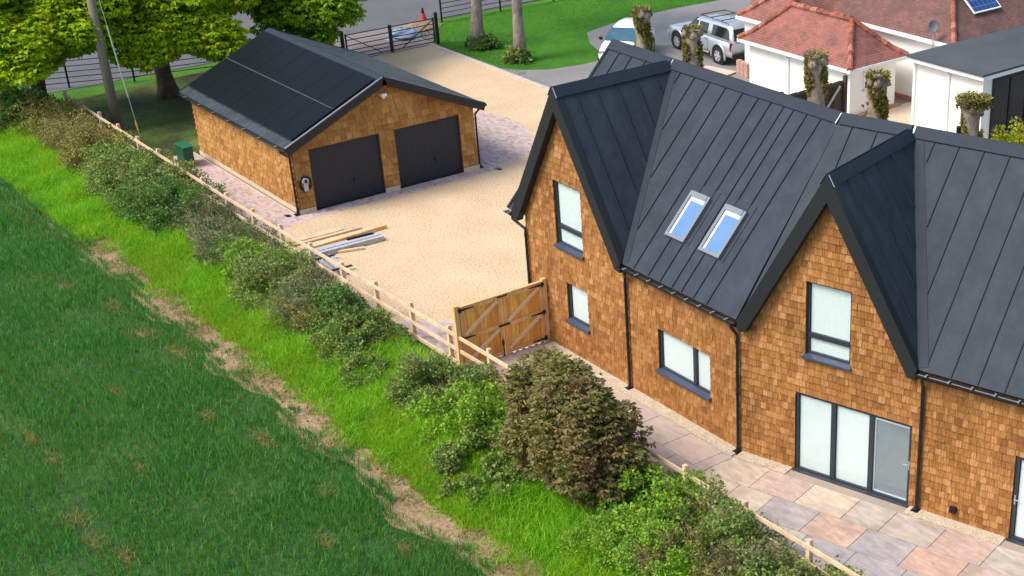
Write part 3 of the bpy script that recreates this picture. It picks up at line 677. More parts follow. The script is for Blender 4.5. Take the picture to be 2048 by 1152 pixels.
# slates laid on the left slope's free edges
for row in range(int(glen/.24)):
    u = 0-.15*(row % 2)
    while u < gdep:
        a, b = max(u, 0)+.004, min(u+.3, gdep)-.004; u += .3
        if b-a > .03: GSL.slab(st, [(a, row*.24), (b, row*.24), (b, row*.24+.244), (a, row*.24+.244)], .003, .008+.006*rnd.random())
        if b-a > .03: GSR.slab(st, [(a, row*.24), (b, row*.24), (b, row*.24+.244), (a, row*.24+.244)], .003, .008+.008*rnd.random())
st.build('roof_slate', 'slate', groof)
rc = MB()
for sl_ in (GSL, GSR): sl_.slab(rc, [(-.01, -.01), (gdep, -.01), (gdep, .2), (-.01, .2)], .03, .05)
rc.build('ridge_cap', 'cap', garage)
bb = MB()
for sl_ in (GSL, GSR):
    for u in (-.05, gdep+.005): sl_.slab(bb, [(u, 0), (u+.045, 0), (u+.045, glen+.03), (u, glen+.03)], -.24, .03)
    sl_.slab(bb, [(-.004, .1), (.26, .1), (.26, glen), (-.004, glen)], -.16, -.105)
    sl_.slab(bb, [(0, glen-.02), (gdep, glen-.02), (gdep, glen+.012), (0, glen+.012)], -.22, -.02)
bb.build('bargeboard', 'barge', garage)
vg = MB()
for sl_ in (GSL, GSR):
    sl_.slab(vg, [(-.055, .02), (.035, .02), (.035, glen), (-.055, glen)], .033, .05)
vg.build('verge_trim', plain('grey_verge_trim', (.16, .17, .19), .5), garage)
# solar panels, seven across and two down
spw, sph = 1.205, 1.74; su0 = .10; sw0 = .25
p0 = None
for i in range(7):
    for j in range(2):
        u, wq = su0+i*(spw+.018), sw0+j*(sph+.022)
        if u+spw > gdep: continue
        fr = MB(); GSL.slab(fr, [(u, wq), (u+spw, wq), (u+spw, wq+sph), (u, wq+sph)], .07, .105)
        f_ = fr.build('solar_panel', 'black', garage)
        ce = MB(); GSL.slab(ce, [(u+.012, wq+.012), (u+spw-.012, wq+.012), (u+spw-.012, wq+sph-.012), (u+.012, wq+sph-.012)], .106, .109); ce.build('cells', 'solar', f_)
rl = MB(); GSL.slab(rl, [(su0, sw0+sph-.004), (su0+7*(spw+.018), sw0+sph-.004), (su0+7*(spw+.018), sw0+sph+.026), (su0, sw0+sph+.026)], .09, .112)
rl.build('panel_rail', plain('dull_aluminium', (.05, .053, .057), .7, 0), garage)
gutter(Gl, -gof-.0, GL+gob, -ge-.05, GE-.05, garage, 7, r=.055); gutter(Gr, -gof, GL+gob, -ge-.05, GE-.05, garage, 4, r=.055)
def Gfl(s, t, z): return Gf(s, t, z)
downpipe(Gl, .02, .02, GE-.1, garage, -ge-.05, -.09, .036); downpipe(Gr, .02, .02, GE-.1, garage, -ge-.05, -.09, .036)
for (a, b, c, d) in gop:
    fr = MB(); n = 34; t = .07
    for i in range(n):
        xa = a+.06+(b-a-.12)*i/n; xb = a+.06+(b-a-.12)*(i+1)/n; xm = xb-.016
        rect(fr, Gf, xa, xm, .03, d-.05, t, t+.03)
        rect(fr, Gf, xm+.0005, xb-.0005, .03, d-.05, t+.014, t+.03)
    gd = fr.build('garage_door', 'garagedoor', garage)
    f2 = MB(); rect(f2, Gf, a, a+.058, 0, d, .05, .12); rect(f2, Gf, b-.058, b, 0, d, .05, .12); rect(f2, Gf, a+.058, b-.058, d-.048, d, .051, .119); f2.build('frame', 'garagedoor', gd)
    h = MB(); hx = (a+b)/2+.25; h.tube([Gf(hx, t, .72), Gf(hx, t-.05, .72)], .03, 8); rect(h, Gf, hx-.016, hx+.016, .62, .78, t-.065, t-.045); h.build('handle', 'black', gd)
ev = MB()
for zz, rr_ in ((1.03, .21), (1.0, .19), (1.05, .175)):
    ev.tube([Gf(.28+math.cos(a)*rr_, -.06-.02*(rr_-.17)/.04, zz+math.sin(a)*rr_*1.25) for a in np.linspace(0, 6.1, 18)], .018, 6)
evc = ev.build('charging_cable', 'black', garage, True)
e2 = MB(); e2.tube([Gf(.28, -.02, 1.13), Gf(.28, -.14, 1.13)], .115, 18); e2.box(Gf(.28, -.08, .92), .12, .14, .26); e2.build('charger_body', plain('charger_grey', (.42, .45, .48), .4), evc, bevel=.01)
e3 = MB(); e3.tube([Gf(.28, -.142, 1.13), Gf(.28, -.150, 1.13)], .06, 14); e3.build('charger_face', 'black', evc)
sl2 = MB(); sl2.box(Gf(GW/2+.02, -.11, 3.42), .16, .20, .11); sl2.box(Gf(GW/2+.02, -.12, 3.32), .08, .08, .06); sl2.build('security_light', 'upvc', garage, bevel=.01)
for x, y in ((-12.95, -1.25), (-12.25, 6.55)):
    d_ = MB(); d_.box((x, y, .012), .25, .16, .014); tag(d_.build('drain_cover', 'black'), 'small black drain grate set in paving by the %s downpipe of the garage' % ('left' if y < 0 else 'right'), 'drain')
# ------------------------------------------------------------------ wooden fence and gate
fx = [-29.1+1.955*i for i in range(24)]
def fy(x): return -3.0+(x+12.9)*(.5/27.2) if x > -12.9 else -3.0
fence = thing('wooden_fence', 'pale post and rail timber fence between the hedge and the drive', 'fence', (-6, -2.9, 0))
for i, x in enumerate(fx):
    mb = MB(); h = 1.13+rnd.uniform(-.02, .03); lean = rnd.uniform(-.015, .015)
    y = fy(x)
    a = [(x-.055, y-.055, -.05), (x+.055, y-.055, -.05), (x+.055, y+.055, -.05), (x-.055, y+.055, -.05)]
    mb.prism(a, [(p+lean, q, h-(.0 if q < y else .02)) for p, q, _ in a]); mb.build('post', 'newwood', fence, bevel=.006)
for k, zr in enumerate((1.0, .60, .20)):
    for i in range(0, len(fx)-1, 2):
        x0, x1 = fx[i], fx[min(i+2, len(fx)-1)]; mb = MB()
        mb.bar((x0+.004, fy(x0)-.08, zr+rnd.uniform(-.012, .012)), (x1-.004, fy(x1)-.08, zr+rnd.uniform(-.012, .012)), .045, .095); mb.build('rail', 'newwood', fence)
gate = thing('wooden_gate', 'double timber driveway gate with pale diagonal braces and black hinges', 'gate', (.78, -1.5, 0))
for y in (-2.82, -.10):
    mb = MB(); mb.box((.80, y, .93), .13, .13, 1.9); mb.build('gate_post', 'gateframe', gate, bevel=.008)
for (ya, yb, hinge, asc) in ((-2.73, -1.475, -1, 1), (-1.435, -.19, 1, 1)):
    bd = MB(); n = 11
    for i in range(n):
        p = ya+(yb-ya)*i/n; q_ = ya+(yb-ya)*(i+1)/n; bd.box((.80, (p+q_)/2, .93), .022, q_-p-.006, 1.72)
    lf = bd.build('gate_leaf', 'gatewood', gate)
    fr = MB()
    for y in (ya+.05, yb-.05): fr.box((.838, y, .93), .05, .10, 1.74)
    for z in (1.74, .93, .14): fr.box((.837, (ya+yb)/2, z), .048, yb-ya-.20, .10)
    fr.box((.815, (ya+yb)/2, 1.815), .10, yb-ya, .03)
    fr.build('frame', 'gateframe', lf)
    br = MB()
    for (z0, z1) in ((.98, 1.69), (.19, .88)): 
        y0, y1 = (ya+.11, yb-.11)
        br.bar((.84, y0, z0+.02), (.84, y1, z1-.02), .10, .045, up=(1, 0, 0)) if asc else br.bar((.84, y1, z0), (.84, y0, z1), .10, .045, up=(1, 0, 0))
    br.build('brace', 'brace', lf)
    yh = ya if hinge < 0 else yb; sgn = 1 if hinge < 0 else -1
    for z in (1.74, .93, .16): hg = MB(); hg.prism([(.868, yh-sgn*.06, z-.04), (.868, yh-sgn*.06, z+.04), (.868, yh+sgn*.42, z+.012), (.868, yh+sgn*.42, z-.012)], [(.874, yh-sgn*.06, z-.04), (.874, yh-sgn*.06, z+.04), (.874, yh+sgn*.42, z+.012), (.874, yh+sgn*.42, z-.012)]); hg.box((.87, yh, z), .03, .05, .14); hg.build('hinge', 'blackmetal', lf)
lt = MB(); lt.box((.885, -1.455, .95), .03, .34, .05); lt.build('latch', 'blackmetal', gate)
lt = MB(); lt.box((.88, -1.455, 1.78), .03, .3, .035); lt.build('latch', 'blackmetal', gate)
lt = MB(); lt.tube([(.88, -1.53, .05), (.88, -1.53, .55)], .012, 8); lt.box((.88, -1.53, .45), .03, .06, .12); lt.build('drop_bolt', 'blackmetal', gate)
# ------------------------------------------------------------------ timber and odds on the drive
def planks(name, label, specs, mat, z0=.01):
    mb = MB()
    for (a, b, wd, h, z) in specs: mb.bar((a[0], a[1], z+h/2), (b[0], b[1], z+h/2), wd, h)
    return tag(mb.build(name, mat), label, 'timber')
def one_plank(a, b, wd, h, z, mat, label):
    mb = MB(); mb.bar((a[0], a[1], z+h/2), (b[0], b[1], z+h/2), wd, h)
    return tag(mb.build('timber_plank', mat), label, 'plank', 'loose timber on the gravel')
one_plank((-9.62, -2.35), (-9.78, .70), .05, .10, .01, 'gateframe', 'long thin brown plank on edge along the back of the grey decking stack')
one_plank((-9.93, -2.35), (-9.90, .30), .42, .035, .008, 'newwood', 'wide tan board lying flat behind the thin brown plank')
one_plank((-10.27, -2.3), (-10.26, .05), .05, .06, .006, 'newwood', 'thin pale plank at the back of the timber on the gravel')
one_plank((-10.75, -2.2), (-10.72, -.4), .30, .018, .004, 'newwood', 'flat pale plank nearly buried in the gravel nearest the garage')
one_plank((-8.86, -1.5), (-8.62, -.72), .09, .07, .01, 'brace', 'short pale offcut in front of the grey decking stack')
pile = thing('decking_stack', 'neat stack of long grey weathered decking boards on the gravel', 'timber stack', (-9.1, -1, 0))
for k, (off, h) in enumerate(((-.16, .15), (0, .17), (.16, .15))):
    mb = MB(); mb.bar((-9.14+off, -2.5, h/2+.01), (-9.06+off, .10, h/2+.01), .15, h); mb.build('board', 'greytimber', pile)
mb = MB(); mb.bar((-9.30, -.95, .185), (-9.24, -.05, .185), .11, .03); o_ = mb.build('board', 'black', pile); o_['label'] = 'short black offcut lying on top'
pile2 = thing('pallet_frame', 'grey slatted timber frame lying beside the fence across the stack end', 'timber frame', (-8.0, -2.1, 0))
for k in range(4):
    mb = MB(); mb.bar((-8.8+.02*k, -2.42+.19*k, .06), (-7.15+.02*k, -2.55+.17*k, .06), .10, .08); mb.build('slat', 'greytimber', pile2)
for x in (-8.6, -7.45):
    mb = MB(); mb.bar((x, -2.55, .125), (x+.05, -1.75, .125), .08, .04); mb.build('bearer', 'darkwood', pile2)
bx = thing('utility_cabinet', 'dark green cabinet standing on paving at the back corner of the garage', 'cabinet', (-20.3, -1.86, 0), R(2))
mb = MB(); mb.box((-20.32, -1.74, .37), .82, .34, .72); mb.build('cabinet_body', 'green_box', bx, bevel=.015)
mb = MB(); mb.box((-20.32, -1.74, .75), .88, .40, .05); mb.build('lid', plain('green_lid', (.012, .13, .065), .45), bx, bevel=.012)
mb = MB(); mb.box((-20.32, -1.915, .38), .70, .012, .6); mb.build('door', 'green_box', bx)
# ------------------------------------------------------------------ pole
pole = thing('utility_pole', 'tall weathered wooden pole rising through the tree crowns', 'pole', (-26.1, -2.16, 0))
mb = MB(); mb.tube([(-26.1, -2.16, -.1), (-26.1, -2.16, 4), (-26.1, -2.16, 9)], [.19, .165, .14], 16); mb.build('shaft', 'polewood', pole, True)
guy = thing('guy_wire', 'thin stay wire slanting down beside the wooden pole', 'stay wire', (-24.6, -1.9, 0))
gb, gt = Vector((-24.7, -1.82, .0)), Vector((-26.05, -2.1, 7.6))
mb = MB(); mb.tube([gb, gb.lerp(gt, 1)], .011, 6); mb.build('wire', plain('galvanised_wire', (.35, .40, .36), .5), guy)
mb = MB(); mb.tube([gb.lerp(gt, .20), gb.lerp(gt, .55)], .03, 8); mb.build('guard_tube', plain('pale_green_guard', (.25, .42, .25), .5), guy)
mb = MB(); mb.tube([gb.lerp(gt, .035), gb.lerp(gt, .085)], .035, 8); mb.build('marker_sleeve', 'yellow', guy)
# ------------------------------------------------------------------ metal gate and estate fences
mg = thing('metal_gate', 'black metal field gate with two barred leaves closing the drive', 'gate', (-29.2, 11.5, 0))
for y, h, r in ((13.92, 1.42, .085), (9.15, 1.35, .085)):
    mb = MB(); mb.tube([(-29.2, y, 0), (-29.2, y, h)], r, 12); mb.tube([(-29.2, y, h), (-29.2, y, h+.06)], [r*1.15, .02], 12); mb.build('gate_post', 'blackmetal', mg)
for ya, yb, hs in ((9.3, 11.5, 1), (11.56, 13.78, -1)):
    mb = MB(); zs = (.12, .30, .48, .70, .94, 1.18)
    for y in (ya+.02, yb-.02): mb.box((-29.2, y, .66), .06, .06, 1.14)
    for z in zs: mb.box((-29.2, (ya+yb)/2, z), .035, yb-ya-.1, .035)
    h0, h1 = (ya, yb) if hs > 0 else (yb, ya)
    mb.bar((-29.17, h0+.05*hs, 1.15), (-29.17, h1-.5*hs, .14), .035, .035); mb.build('gate_leaf', 'blackmetal', mg)
mb = MB(); mb.box((-29.2, 11.53, .66), .10, .13, 1.22); mb.build('meeting_stile', 'blackmetal', mg)
def estate(name, pts, label, h=1.25, n=5):
    t = thing(name, label, 'fence', (*pts[0], 0)); 
    for a, b in zip(pts[:-1], pts[1:]):
        a, b = Vector((*a, 0)), Vector((*b, 0)); L = (b-a).length; k = max(1, round(L/3.3))
        for i in range(k+1):
            if i == k and (b.x, b.y) != pts[-1]: continue
            p = a.lerp(b, i/k); mb = MB(); mb.box((p.x, p.y, h/2), .07, .07, h); mb.build('post', 'blackmetal', t)
    for j in range(n):
        z = .22+(h-.32)*j/(n-1); mb = MB()
        for a, b in zip(pts[:-1], pts[1:]): mb.bar((*a, z), (*b, z), .025, .03)
        mb.build('rail', 'blackmetal', t)
    return t
estate('metal_fence', [(-32.6, 16.1), (-32.65, 19.5), (-32.5, 22.6), (-32.3, 36)], 'black metal railing between lawn and road')
estate('metal_fence', [(-34.6, -4), (-32.6, .9), (-31.6, 5), (-29.3, 9.1)], 'black metal railing under the chestnut trees')
cone = thing('traffic_cone', 'orange traffic cone with black top by the road edge', 'cone', (-33.7, 15.7, 0))
mb = MB(); mb.tube([(-33.7, 15.7, .03), (-33.7, 15.7, .34)], [.16, .085], 14); mb.box((-33.7, 15.7, .02), .36, .36, .04); mb.build('cone_body', 'orange', cone)
mb = MB(); mb.tube([(-33.7, 15.7, .34), (-33.7, 15.7, .60)], [.086, .035], 14); mb.build('cone_tip', 'black', cone)
mb = MB()
def lump(mb, c, rx, ry, rz, n=7, mrow=4, jit=.25, rr=rnd):
    rings = []
    for j in range(mrow+1):
        ph = (math.pi/2)*j/mrow*1.0; rings.append([(c[0]+rx*math.cos(ph)*math.cos(2*math.pi*k/n)*(1+rr.uniform(-jit, jit))+.001*k, c[1]+ry*math.cos(ph)*math.sin(2*math.pi*k/n)*(1+rr.uniform(-jit, jit)), c[2]+rz*math.sin(ph)*(1+rr.uniform(-jit, jit)*.5)) for k in range(n)])
    mb.loft(rings)
lump(mb, (-31.5, 13.3, 0), .75, .85, .42, 11, 5); tag(mb.build('plastic_sheet', 'blueplastic'), 'crumpled blue and white plastic sheeting heaped behind the metal gate', 'sheeting')
mb = MB(); lump(mb, (-32.4, 14.6, 0), .8, 1.3, .2, 10, 4); tag(mb.build('earth_heap', 'soil'), 'low dark earth heap beside the traffic cone', 'heap')
mb = MB()
for i in range(170):
    a = rnd.random()*6.28; r_ = abs(rnd.gauss(0, .4)); s_ = rnd.uniform(.03, .085); lump(mb, (-.25+r_*math.cos(a)*1.1, -3.95+r_*math.sin(a)*.9, rnd.uniform(0, .05)), s_, s_*.8, s_*.8, 5, 2)
tag(mb.build('stone_heap', 'stone'), 'scatter of pale stones between two hedge shrubs', 'stones', kind='stuff')
# ------------------------------------------------------------------ neighbouring bungalow
nb = thing('bungalow', 'white bungalow with mottled red tiled hipped roofs behind the new house', 'house', (-9, 25, 0))
def hip(mb, x0, x1, y0, y1, z, pitch, zmax=99, bell=.0):
    """hipped roof; returns ridge ends"""
    hw = min(x1-x0, y1-y0)/2; zr = z+hw*pitch
    def ring(d, dz): return [(x0+d, y0+d, z+dz), (x1-d, y0+d, z+dz), (x1-d, y1-d, z+dz), (x0+d, y1-d, z+dz)]
    d1 = hw*.28; d2 = hw*.6
    rs = [ring(0, 0), ring(d1, d1*pitch-bell), ring(d2, d2*pitch-bell*.6), ring(hw-.02, hw*pitch)]
    mb.loft(rs); return rs
def hiptiles(mb, rs, k):
    pts = [Vector(r_[k]) for r_ in rs]
    for a, b in zip(pts[:-1], pts[1:]):
        L = (b-a).length; n = max(1, int(L/.28))
        for i in range(n):
            p, q = a.lerp(b, i/n), a.lerp(b, (i+1.06)/n); mb.tube([p+Vector((0, 0, .01)), q+Vector((0, 0, .05))], [.125, .10], 8)
def eavebox(mb, x0, x1, y0, y1, z, h=.14, t=.05):
    for (a, b, c, d) in ((x0, x1, y0, y0+t), (x0, x1, y1-t, y1), (x0, x0+t, y0+t, y1-t), (x1-t, x1, y0+t, y1-t)): mb.box(((a+b)/2, (c+d)/2, z), b-a, d-c, h)
# outbuilding
ob = thing('outbuilding', 'small white outbuilding with a red tiled hipped roof', 'outbuilding', (-11, 21.2, 0))
ox0, ox1, oy0, oy1, oz = -14.05, -8.1, 20.0, 22.5, 1.95
mb = MB(); mb.box(((ox0+ox1)/2, (oy0+oy1)/2, oz/2), ox1-ox0, oy1-oy0, oz)
mb.build('wall', 'white', ob)
mb = MB(); rs = hip(mb, ox0-.32, ox1+.32, oy0-.34, oy1+.34, 2.04, .86, bell=.10); orf = mb.build('roof', 'redtile', ob)
for k in range(4):
    mb = MB(); hiptiles(mb, rs, k); mb.build('hip_tiles', 'hiptile', orf)
mb = MB(); a, b = Vector(rs[-1][0]), Vector(rs[-1][1])
for i in range(9): mb.tube([a.lerp(b, i/9)+Vector((0, 0, .02)), a.lerp(b, (i+1)/9)+Vector((0, 0, .05))], .12, 8)
mb.build('ridge_tiles', 'hiptile', orf)
mb = MB(); eavebox(mb, ox0-.36, ox1+.36, oy0-.38, oy1+.38, 1.97, .13, .07); mb.box(((ox0+ox1)/2, (oy0+oy1)/2, 1.935), ox1-ox0+.56, oy1-oy0+.6, .03); mb.build('gutter', 'upvc', ob)
for x in (-11.6, -8.35):
    mb = MB(); mb.tube([(x, oy0-.33, 1.9), (x, oy0-.05, 1.7), (x, oy0-.05, 0)], .035, 8); mb.build('downpipe', 'upvc', ob)
mb = MB(); yy0, yy1, zz0, zz1 = 20.75, 21.75, 1.02, 1.72
for y in (yy0, (yy0+yy1)/2, yy1): mb.box((ox1+.01, y, (zz0+zz1)/2), .05, .07, zz1-zz0)
for z in (zz0, zz1): mb.box((ox1+.01, (yy0+yy1)/2, z), .048, yy1-yy0+.07, .07)
wf = mb.build('window', 'upvc', ob)
mb = MB(); mb.box((ox1+.006, (yy0+yy1)/2, (zz0+zz1)/2), .01, yy1-yy0, zz1-zz0); mb.build('pane', 'darkglass', wf)
mb = MB(); mb.box((ox1+.012, (yy0+yy1)/2, zz1-.22), .008, yy1-yy0-.1, .36); mb.build('blind', 'blind', wf)
mb = MB(); mb.box((ox1+.06, (yy0+yy1)/2, zz0-.07), .16, yy1-yy0+.25, .06); mb.build('sill', 'upvc', wf)
for y, z in ((21.0, .72), (20.95, .45), (20.7, .40)):
    mb = MB(); mb.tube([(ox1, y, z), (ox1+.06, y, z), (ox1+.06, y, z-.08)], .03, 8); mb.build('waste_pipe', 'black', ob)
mb = MB(); mb.box((ox1+.10, 21.3, .05), .2, 2.7, .1); mb.build('brick_step', 'brick', ob)
# main block
mb = MB(); mb.box((-9.85, 29, 1.32), 7.3, 11.0, 2.64); mb.box((-13.9, 26.2, 1.28), 3.0, 10.6, 2.56)
mb.build('wall', 'white', nb)
mb = MB(); mb.box((-9.2, 23.43, .09), 5.6, .12, .18); mb.build('brick_plinth', 'brick', nb)
mb = MB(); rs = hip(mb, -13.6, -5.75, 23.2, 35, 2.74, .80, bell=.06); nroof = mb.build('roof', 'browntile', nb)
mb = MB(); hiptiles(mb, rs, 1); mb.build('hip_tiles', 'hiptile', nroof)
mb = MB(); hiptiles(mb, rs, 0); mb.build('hip_tiles', 'hiptile', nroof)
mb = MB(); mb.box((-9.7, 23.17, 2.68), 7.9, .10, .14); mb.box((-5.72, 29, 2.68), .1, 11.7, .14); mb.box((-9.7, 23.33, 2.62), 7.7, .22, .03); mb.build('gutter', 'upvc', nb)
mb = MB(); rs = hip(mb, -15.6, -12.2, 20.68, 31, 2.58, .80, bell=.05); wroof = mb.build('wing_roof', 'redtile', nb)
for k in (0, 1):
    mb = MB(); hiptiles(mb, rs, k); mb.build('hip_tiles', 'hiptile', wroof)
mb = MB(); mb.box((-13.9, 20.65, 2.52), 3.5, .10, .13); mb.box((-13.9, 20.8, 2.46), 3.3, .24, .03); mb.build('gutter', 'upvc', nb)
mb = MB(); mb.box((-16.2, 27.5, 2.6), 6.0, 6, 5.2); mb.build('brick_wing', 'brick', nb)
mb = MB(); mb.box((-16.6, 24.46, 2.85), .35, .06, .55); mb.build('gable_trim', 'upvc', nb)
mb = MB()
E_ = Slope((-5.75, 23.2, 2.74), (0, 1, 0), (-1, 0, .80))
E_.slab(mb, [(2.0, 1.1), (3.6, 1.1), (3.6, 3.0), (2.0, 3.0)], .06, .11); fr = mb.build('solar_panel', 'upvc', nb)
mb = MB(); E_.slab(mb, [(2.06, 1.16), (3.54, 1.16), (3.54, 2.94), (2.06, 2.94)], .111, .115); mb.build('cells', 'bluesolar', fr)
# flat roofed extension
ex = thing('flat_roof_extension', 'white flat roofed extension with dark folding glass doors', 'extension', (-3.8, 24, 0))
mb = MB(); mb.box((-3.95, 25.5, 1.32), 3.3, 9.0, 2.64); mb.build('wall', 'white', ex)
mb = MB(); mb.box((-3.88, 25.3, 2.83), 3.78, 9.4, .08); mb.build('roof', 'felt', ex)
mb = MB(); eavebox(mb, -5.74, -2.02, 20.66, 30, 2.71, .16, .06); mb.build('fascia', 'upvc', ex)
mb = MB(); mb.tube([(-3.9, 20.70, 2.62), (-3.9, 20.95, 2.4), (-3.9, 20.95, 0)], .035, 8); mb.build('downpipe', 'upvc', ex)
mb = MB(); mb.box((-5.62, 20.96, 1.3), .1, .1, 2.6); mb.build('corner_post', 'upvc', ex)
mb = MB(); mb.box((-2.28, 20.96, 1.3), .12, .1, 2.6); mb.build('corner_post', 'upvc', ex)
mb = MB(); mb.box((-2.285, 25.7, 1.28), .05, 8.4, 2.5); gd = mb.build('glazed_wall', 'darkglass', ex)
for i in range(10):
    y = 21.55+i*.93; mb = MB(); mb.box((-2.255, y, 1.28), .05, .11, 2.5); mb.build('mullion', 'black', gd)
mb = MB(); mb.box((-2.254, 25.7, 2.47), .052, 8.4, .16); mb.build('head_rail', 'black', gd)
dish = thing('satellite_dish', 'grey satellite dish on a thin mast at the bungalow eaves', 'satellite dish', (-6.7, 23.0, 2.6))
mb = MB(); mb.tube([(-6.7, 23.05, 2.2), (-6.7, 23.05, 3.35)], .025, 8); mb.tube([(-6.7, 23.05, 3.25), (-6.2, 22.75, 3.15)], .015, 6); mb.build('mast', 'steel', dish)
mb = MB(); ax = Vector((.8, -.5, .3)).normalized(); cc = Vector((-6.7, 23.0, 3.35)); px_ = ax.cross(Vector((0, 0, 1))).normalized(); py_ = px_.cross(ax)
mb.loft([[cc+ax*dz+px_*math.cos(a)*r_+py_*math.sin(a)*r_*1.1 for a in np.linspace(0, 2*math.pi, 18, endpoint=False)] for r_, dz in ((.02, 0), (.10, .02), (.17, .05), (.22, .08), (.225, .07), (.17, .03), (.02, -.02))]); mb.build('reflector', plain('dish_grey', (.16, .15, .15), .5), dish, True)
sheet('neighbour_patio', [(-8.0, 15.5), (3, 15.5), (3, 23.4), (-8.0, 23.4)], .02, 'paving_buff', 'buff paved yard between outbuilding and extension', 'patio')
sheet('neighbour_grass', [(-16.2, 18.2), (-13.6, 18.2), (-13.6, 19.95), (-14.9, 20.0), (-16.0, 19.2)], .016, 'lawn', 'small grass patch at the foot of the outbuilding wall', 'grass')
df = thing('board_fence', 'dark brown boarded gate panel with a pale diagonal brace beside the outbuilding', 'fence', (-7.6, 17.8, 0))
mb = MB()
for i in range(22): mb.box((-7.68, 16.0+i*.15, .9), .025, .14, 1.72+.02*(i % 3))
mb.build('boards', 'darkwood', df)
for y in (16.0, 17.7, 19.25):
    mb = MB(); mb.box((-7.6, y, .98), .13, .13, 1.96); mb.build('post', 'darkwood', df)
mb = MB(); mb.box((-7.64, 17.6, 1.68), .05, 3.3, .10); mb.box((-7.64, 17.6, .35), .05, 3.3, .10); mb.build('rail', 'darkwood', df)
mb = MB(); mb.bar((-7.61, 17.9, .4), (-7.61, 19.0, 1.6), .05, .09, up=(0, 0, 1)); mb.build('brace', 'greytimber', df)
mb = MB(); mb.box((-16.7, 20.3, .05), 1.7, 1.0, .04, (.97, .2, 0), (-.2, .97, 0)); mb.box((-16.9, 20.2, .025), 1.3, .7, .02, (.97, .2, 0), (-.2, .97, 0)); tag(mb.build('board', 'tan'), 'flat tan board lying on the ground near the pickup', 'board')
for i, (x, y) in enumerate(((-15.75, 20.9), (-15.45, 20.85), (-15.15, 20.8), (-15.3, 21.15))):
    t = MB()
    for k in range(6): t.box((x, y, .055+k*.105), .23, .21, .10, (math.cos(.1*(k % 2)), math.sin(.1*(k % 2)), 0), (-math.sin(.1*(k % 2)), math.cos(.1*(k % 2)), 0))
    tag(t.build('block_stack', 'pinkblock', bevel=.012), ['pinkish stack of paving blocks nearest the pickup', 'middle pinkish block stack in the front row by the outbuilding', 'pinkish block stack closest to the white outbuilding wall', 'pinkish block stack standing behind the other stacks'][i], 'block stack', 'pink block stacks beside the outbuilding')
# ------------------------------------------------------------------ vehicles
def vframe(loc, head):
    c, s_ = math.cos(head), math.sin(head)
    return lambda x, y, z: Vector((loc[0]+c*x-s_*y, loc[1]+s_*x+c*y, loc[2]+z))
def rring(F, x, hw, z0, z1, top=.9, r=.10, xt=0):
    """rounded section across the vehicle; top = width share at the top edge"""
    h = z1-z0; P_ = [(-hw*.90, z0), (hw*.90, z0), (hw*.99, z0+.12*h), (hw, z0+.45*h), (hw*.985, z0+.72*h), (hw*top, z1-r*.55), (hw*top-r*.55, z1-.012), (0, z1+.02), (-hw*top+r*.55, z1-.012), (-hw*top, z1-r*.55), (-hw*.985, z0+.72*h), (-hw, z0+.45*h), (-hw*.99, z0+.12*h)]
    return [F(x+xt*(z-z0)/h, y, z) for y, z in P_]
def cring(F, x, hw, z0, z1, top=.8, r=.12):
    a = hw*top; return [F(x, y, z) for y, z in ((-hw, z0), (hw, z0), (hw+(a-hw)*.5, z0+(z1-r-z0)*.5), (a, z1-r), (a-r*.3, z1-r*.35), (a-r*1.1, z1), (0, z1+.02), (-a+r*1.1, z1), (-a+r*.3, z1-r*.35), (-a, z1-r), (-hw-(a-hw)*.5, z0+(z1-r-z0)*.5))]
def wheel(F, x, y, r, sgn, parent, wd=.24):
    mb = MB(); prof = [(r*.62, 0), (r*.9, 0), (r, .04), (r, wd-.04), (r*.9, wd), (r*.62, wd)]; n = 28
    mb.loft([[F(x+math.cos(2*math.pi*k/n)*rr_, y-sgn*t_, r+math.sin(2*math.pi*k/n)*rr_) for rr_, t_ in prof] for k in range(n+1)], caps=False); w_ = mb.build('wheel', 'tyre', parent, False)
    mb = MB()
    mb.loft([[F(x+math.cos(2*math.pi*k/n)*rr_, y-sgn*t_, r+math.sin(2*math.pi*k/n)*rr_) for rr_, t_ in ((r*.64, .0), (r*.64, .1), (r*.56, .1), (r*.56, .005))] for k in range(n+1)], caps=False)
    for k in range(6):
        a = 2*math.pi*k/6; mb.bar(F(x+math.cos(a)*.04, y-sgn*.02, r+math.sin(a)*.04), F(x+math.cos(a)*r*.6, y-sgn*.015, r+math.sin(a)*r*.6), .075, .03, up=F(0, 1, 0)-F(0, 0, 0))
    mb.tube([F(x, y+sgn*.005, r), F(x, y-sgn*.06, r)], r*.2, 12); mb.build('rim', 'alloy', w_)
    mb = MB(); mb.tube([F(x, y-sgn*.085, r), F(x, y-sgn*.10, r)], r*.57, 20); mb.build('brake_disc', 'black', w_)
def sidepanel(F, pts, sgn, yf, parent, mat, name, off=.006, th=.012):
    mb = MB(); mb.prism([F(x, sgn*(yf(z)+off-th), z) for x, z in pts], [F(x, sgn*(yf(z)+off), z) for x, z in pts]); return mb.build(name, mat, parent)
